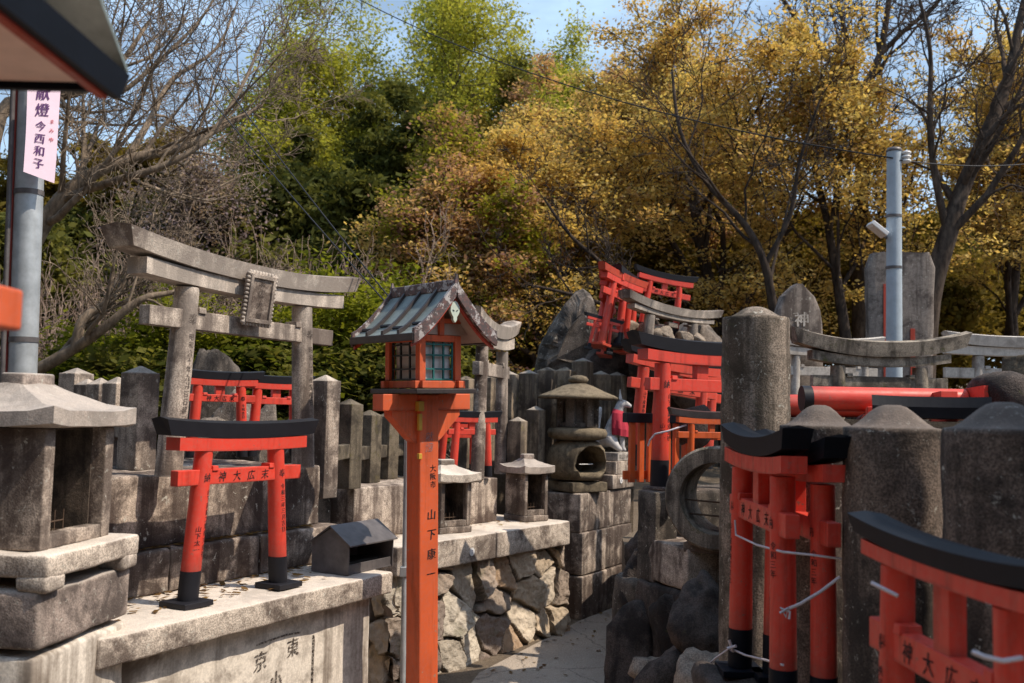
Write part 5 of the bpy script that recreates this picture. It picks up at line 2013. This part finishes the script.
PB = dict(P_BARE, len=[.42, .50, .50, .5], kids=[8, 7, 6, 4])
Q = lambda L: [pt(*a) for a in L]
b0 = pt(-45, 420, 8.6)
bare_tree('leaning bare tree with long pale limbs spreading over the left side', (b0.x, b0.y, 1.0), [
    (Q([(-45, 420, 8.6), (-10, 330, 8.5), (42, 227, 8.4), (76, 185, 8.4), (126, 160, 8.5), (179, 148, 8.7), (228, 124, 9.0), (262, 105, 9.3)]), .095, .014, 0, 13),
    (Q([(60, 200, 8.4), (110, 182, 8.2), (165, 165, 8.2), (205, 140, 8.3), (240, 90, 8.5), (262, 40, 8.8)]), .04, .010, 1, 10),
    (Q([(-30, 380, 8.6), (28, 373, 8.2), (76, 347, 8.1), (104, 328, 8.0), (140, 300, 8.0), (175, 292, 8.1), (230, 280, 8.3)]), .065, .012, 0, 9),
    (Q([(76, 347, 8.1), (84, 318, 8.1), (112, 300, 8.2), (130, 268, 8.3), (128, 225, 8.4)]), .05, .010, 1, 8),
    (Q([(-20, 250, 8.6), (0, 115, 8.8), (45, 100, 8.9), (88, 88, 8.9), (118, 66, 9.0), (150, 20, 9.2)]), .075, .014, 0, 12),
    (Q([(88, 88, 8.9), (120, 92, 9.0), (160, 60, 9.2), (200, 20, 9.5), (225, -20, 9.7)]), .03, .008, 1, 9),
    (Q([(126, 160, 8.5), (150, 120, 8.7), (172, 80, 9.0), (215, 50, 9.3), (235, 10, 9.6)]), .035, .008, 1, 9),
], 5, PB, 'bark_pale')

# dark trunks at the right
b0 = pt(925, 400, 14.5)
PB2 = dict(P_BARE, len=[.40, .5, .5, .5], kids=[8, 6, 5, 4], rmin=.005)
bare_tree('tall dark bare tree leaning right beside the pale pole', (b0.x, b0.y, gh(b0.x, b0.y)), [
    (Q([(922, 400, 14.5), (930, 300, 14.4), (948, 235, 14.3), (962, 190, 14.3), (988, 130, 14.3), (1008, 80, 14.4), (1020, 20, 14.5), (1035, -40, 14.6)]), .17, .04, 0, 10),
    (Q([(948, 235, 14.3), (934, 170, 14.2), (930, 110, 14.1), (930, 50, 14.1), (915, -20, 14.0)]), .06, .02, 0, 9),
    (Q([(962, 190, 14.3), (975, 160, 14.0), (1000, 120, 13.8), (1030, 100, 13.6)]), .06, .02, 1, 8),
], 6, PB2, 'bark')
b0 = pt(860, 400, 17)
bare_tree('tall bare tree with upright forked limbs above the tall stone tablet', (b0.x, b0.y, gh(b0.x, b0.y)), [
    (Q([(862, 400, 17), (860, 250, 17), (862, 160, 17), (858, 105, 17), (880, 55, 17), (890, -10, 17)]), .16, .04, 0, 10),
    (Q([(858, 105, 17), (830, 60, 17), (800, 25, 17), (775, -15, 17)]), .07, .025, 0, 9),
    (Q([(880, 55, 17), (905, 30, 16.8), (935, 5, 16.6), (960, -30, 16.5)]), .05, .02, 1, 9),
    (Q([(858, 105, 17), (852, 60, 17.2), (840, 10, 17.3), (836, -30, 17.4)]), .06, .02, 0, 8),
], 7, PB2, 'bark')
b0 = pt(690, 400, 13.5)
bare_tree('dark slanting tree with forked limbs behind the gate pile', (b0.x, b0.y, gh(b0.x, b0.y)), [
    (Q([(790, 400, 13.8), (775, 320, 13.6), (765, 265, 13.5), (745, 225, 13.5), (705, 180, 13.5), (680, 130, 13.6), (672, 70, 13.8)]), .075, .018, 0, 9),
    (Q([(765, 265, 13.5), (790, 215, 13.4), (800, 160, 13.3), (820, 100, 13.2)]), .04, .015, 0, 8),
    (Q([(660, 330, 12.5), (640, 300, 12.4), (600, 262, 12.3), (570, 235, 12.2), (545, 200, 12.2)]), .04, .015, 0, 8),
    (Q([(700, 400, 12.9), (660, 330, 12.5), (590, 300, 12.2), (530, 285, 12.0)]), .045, .015, 0, 7),
], 8, dict(PB2, kids=[6, 5, 4, 3]), 'bark_dark')

# the wood behind: more trees of the same kinds, further off
src = {}
for k, (P_, pal, wood) in enumerate(((P_ROUND, OLIVE + GOLD[:1], 'bark_dark'), (P_ROUND, DARKG, 'bark_dark'))):
    for j in range(7):
        px = -60 + 190 * j + (95 if k else 0)
        Y = 33 + 4 * ((j * 7 + k * 3) % 4)
        X = pt(px, 400, Y).x
        if j == 0:
            r_ = tree('woodland_tree', 'olive brown crown far back among the trees closing the wood' if k == 0 else 'dark green crown far back among the trees closing the wood', px, Y, 190, 140 + k, P_, wood, pal, 14, .22, .42, width=4.0, r0=.2,
                      group='far olive trees' if k == 0 else 'far dark green trees', flatz=.7, mat='leaf_dark')
            src[k] = r_
        else:
            c_ = copy_tree(src[k])
            c_.location = (X, Y, gh(X, Y))
            c_.rotation_euler = (0, 0, j * 1.1)
            s = 1 + .18 * math.sin(j * 2.3 + k)
            c_.scale = (s, s, s)

# the wood that also stands behind the viewpoint and to the sides: one uncountable mass of foliage
rng = np.random.default_rng(77)
pts_ = []
for az, dist, top_ in ((170, 11, 10), (195, 10, 11), (220, 10, 12), (245, 11, 12), (270, 12, 11), (295, 13, 10), (150, 13, 9), (62, 15, 8), (80, 17, 9)):
    a_ = rad(az)
    cx_, cy_ = dist * math.sin(a_), dist * math.cos(a_)
    n_ = 5200
    dd = rng.normal(0, 1, (n_, 3))
    dd /= np.linalg.norm(dd, axis=1)[:, None]
    rr_ = rng.uniform(.55, 1.0, (n_, 1))
    pts_.append(dd * rr_ * np.array([3.0, 3.0, top_ / 2]) + np.array([cx_, cy_, top_ / 2]))
A_ = np.concatenate(pts_)
gw = Grow(1, P_BUSH)
gw.anch = [tuple(p_) for p_ in A_]
tag(gw.leaves('woods', None, 1, .05, .34, OLIVE, mat='leaf_dark', seed=5, tilt=1.0), kind='stuff')

# dead leaves and grit lying on the path and the ledges: one uncountable scatter
rng = np.random.default_rng(9)
gs = Grow(2, P_BUSH)
for k_ in range(520):
    u_ = rng.random()
    if u_ < .22:
        y_ = rng.uniform(4.6, 8.4)
        i_ = max(0, min(len(L_) - 2, next((q_ for q_ in range(len(L_) - 1) if L_[q_ + 1][1] > y_), 0)))
        f_ = (y_ - L_[i_][1]) / (L_[i_ + 1][1] - L_[i_][1])
        xl = L_[i_][0] + (L_[i_ + 1][0] - L_[i_][0]) * f_
        e_ = rng.random() ** 1.8
        x_ = xl + .04 + e_ * .9
        gs.anch.append((x_, y_, .012))
    elif u_ < .55:
        p_ = LF(rng.uniform(0, 1.6), .43 - .30 * rng.random() ** 2, .829)
        gs.anch.append(tuple(p_))
    elif u_ < .9:
        p_ = LF(rng.uniform(0, 1.6), .50 - .04 * rng.random(), 1.008)
        gs.anch.append(tuple(p_))
    else:
        p_ = SF(rng.uniform(-1.8, -.05), .36 - .25 * rng.random() ** 2, .808)
        gs.anch.append(tuple(p_))
tag(gs.leaves('fallen_leaves', None, 1, .0, .026, [(.20, .11, .05), (.30, .19, .08), (.12, .07, .04), (.36, .26, .12)], seed=6, tilt=.12), kind='stuff')
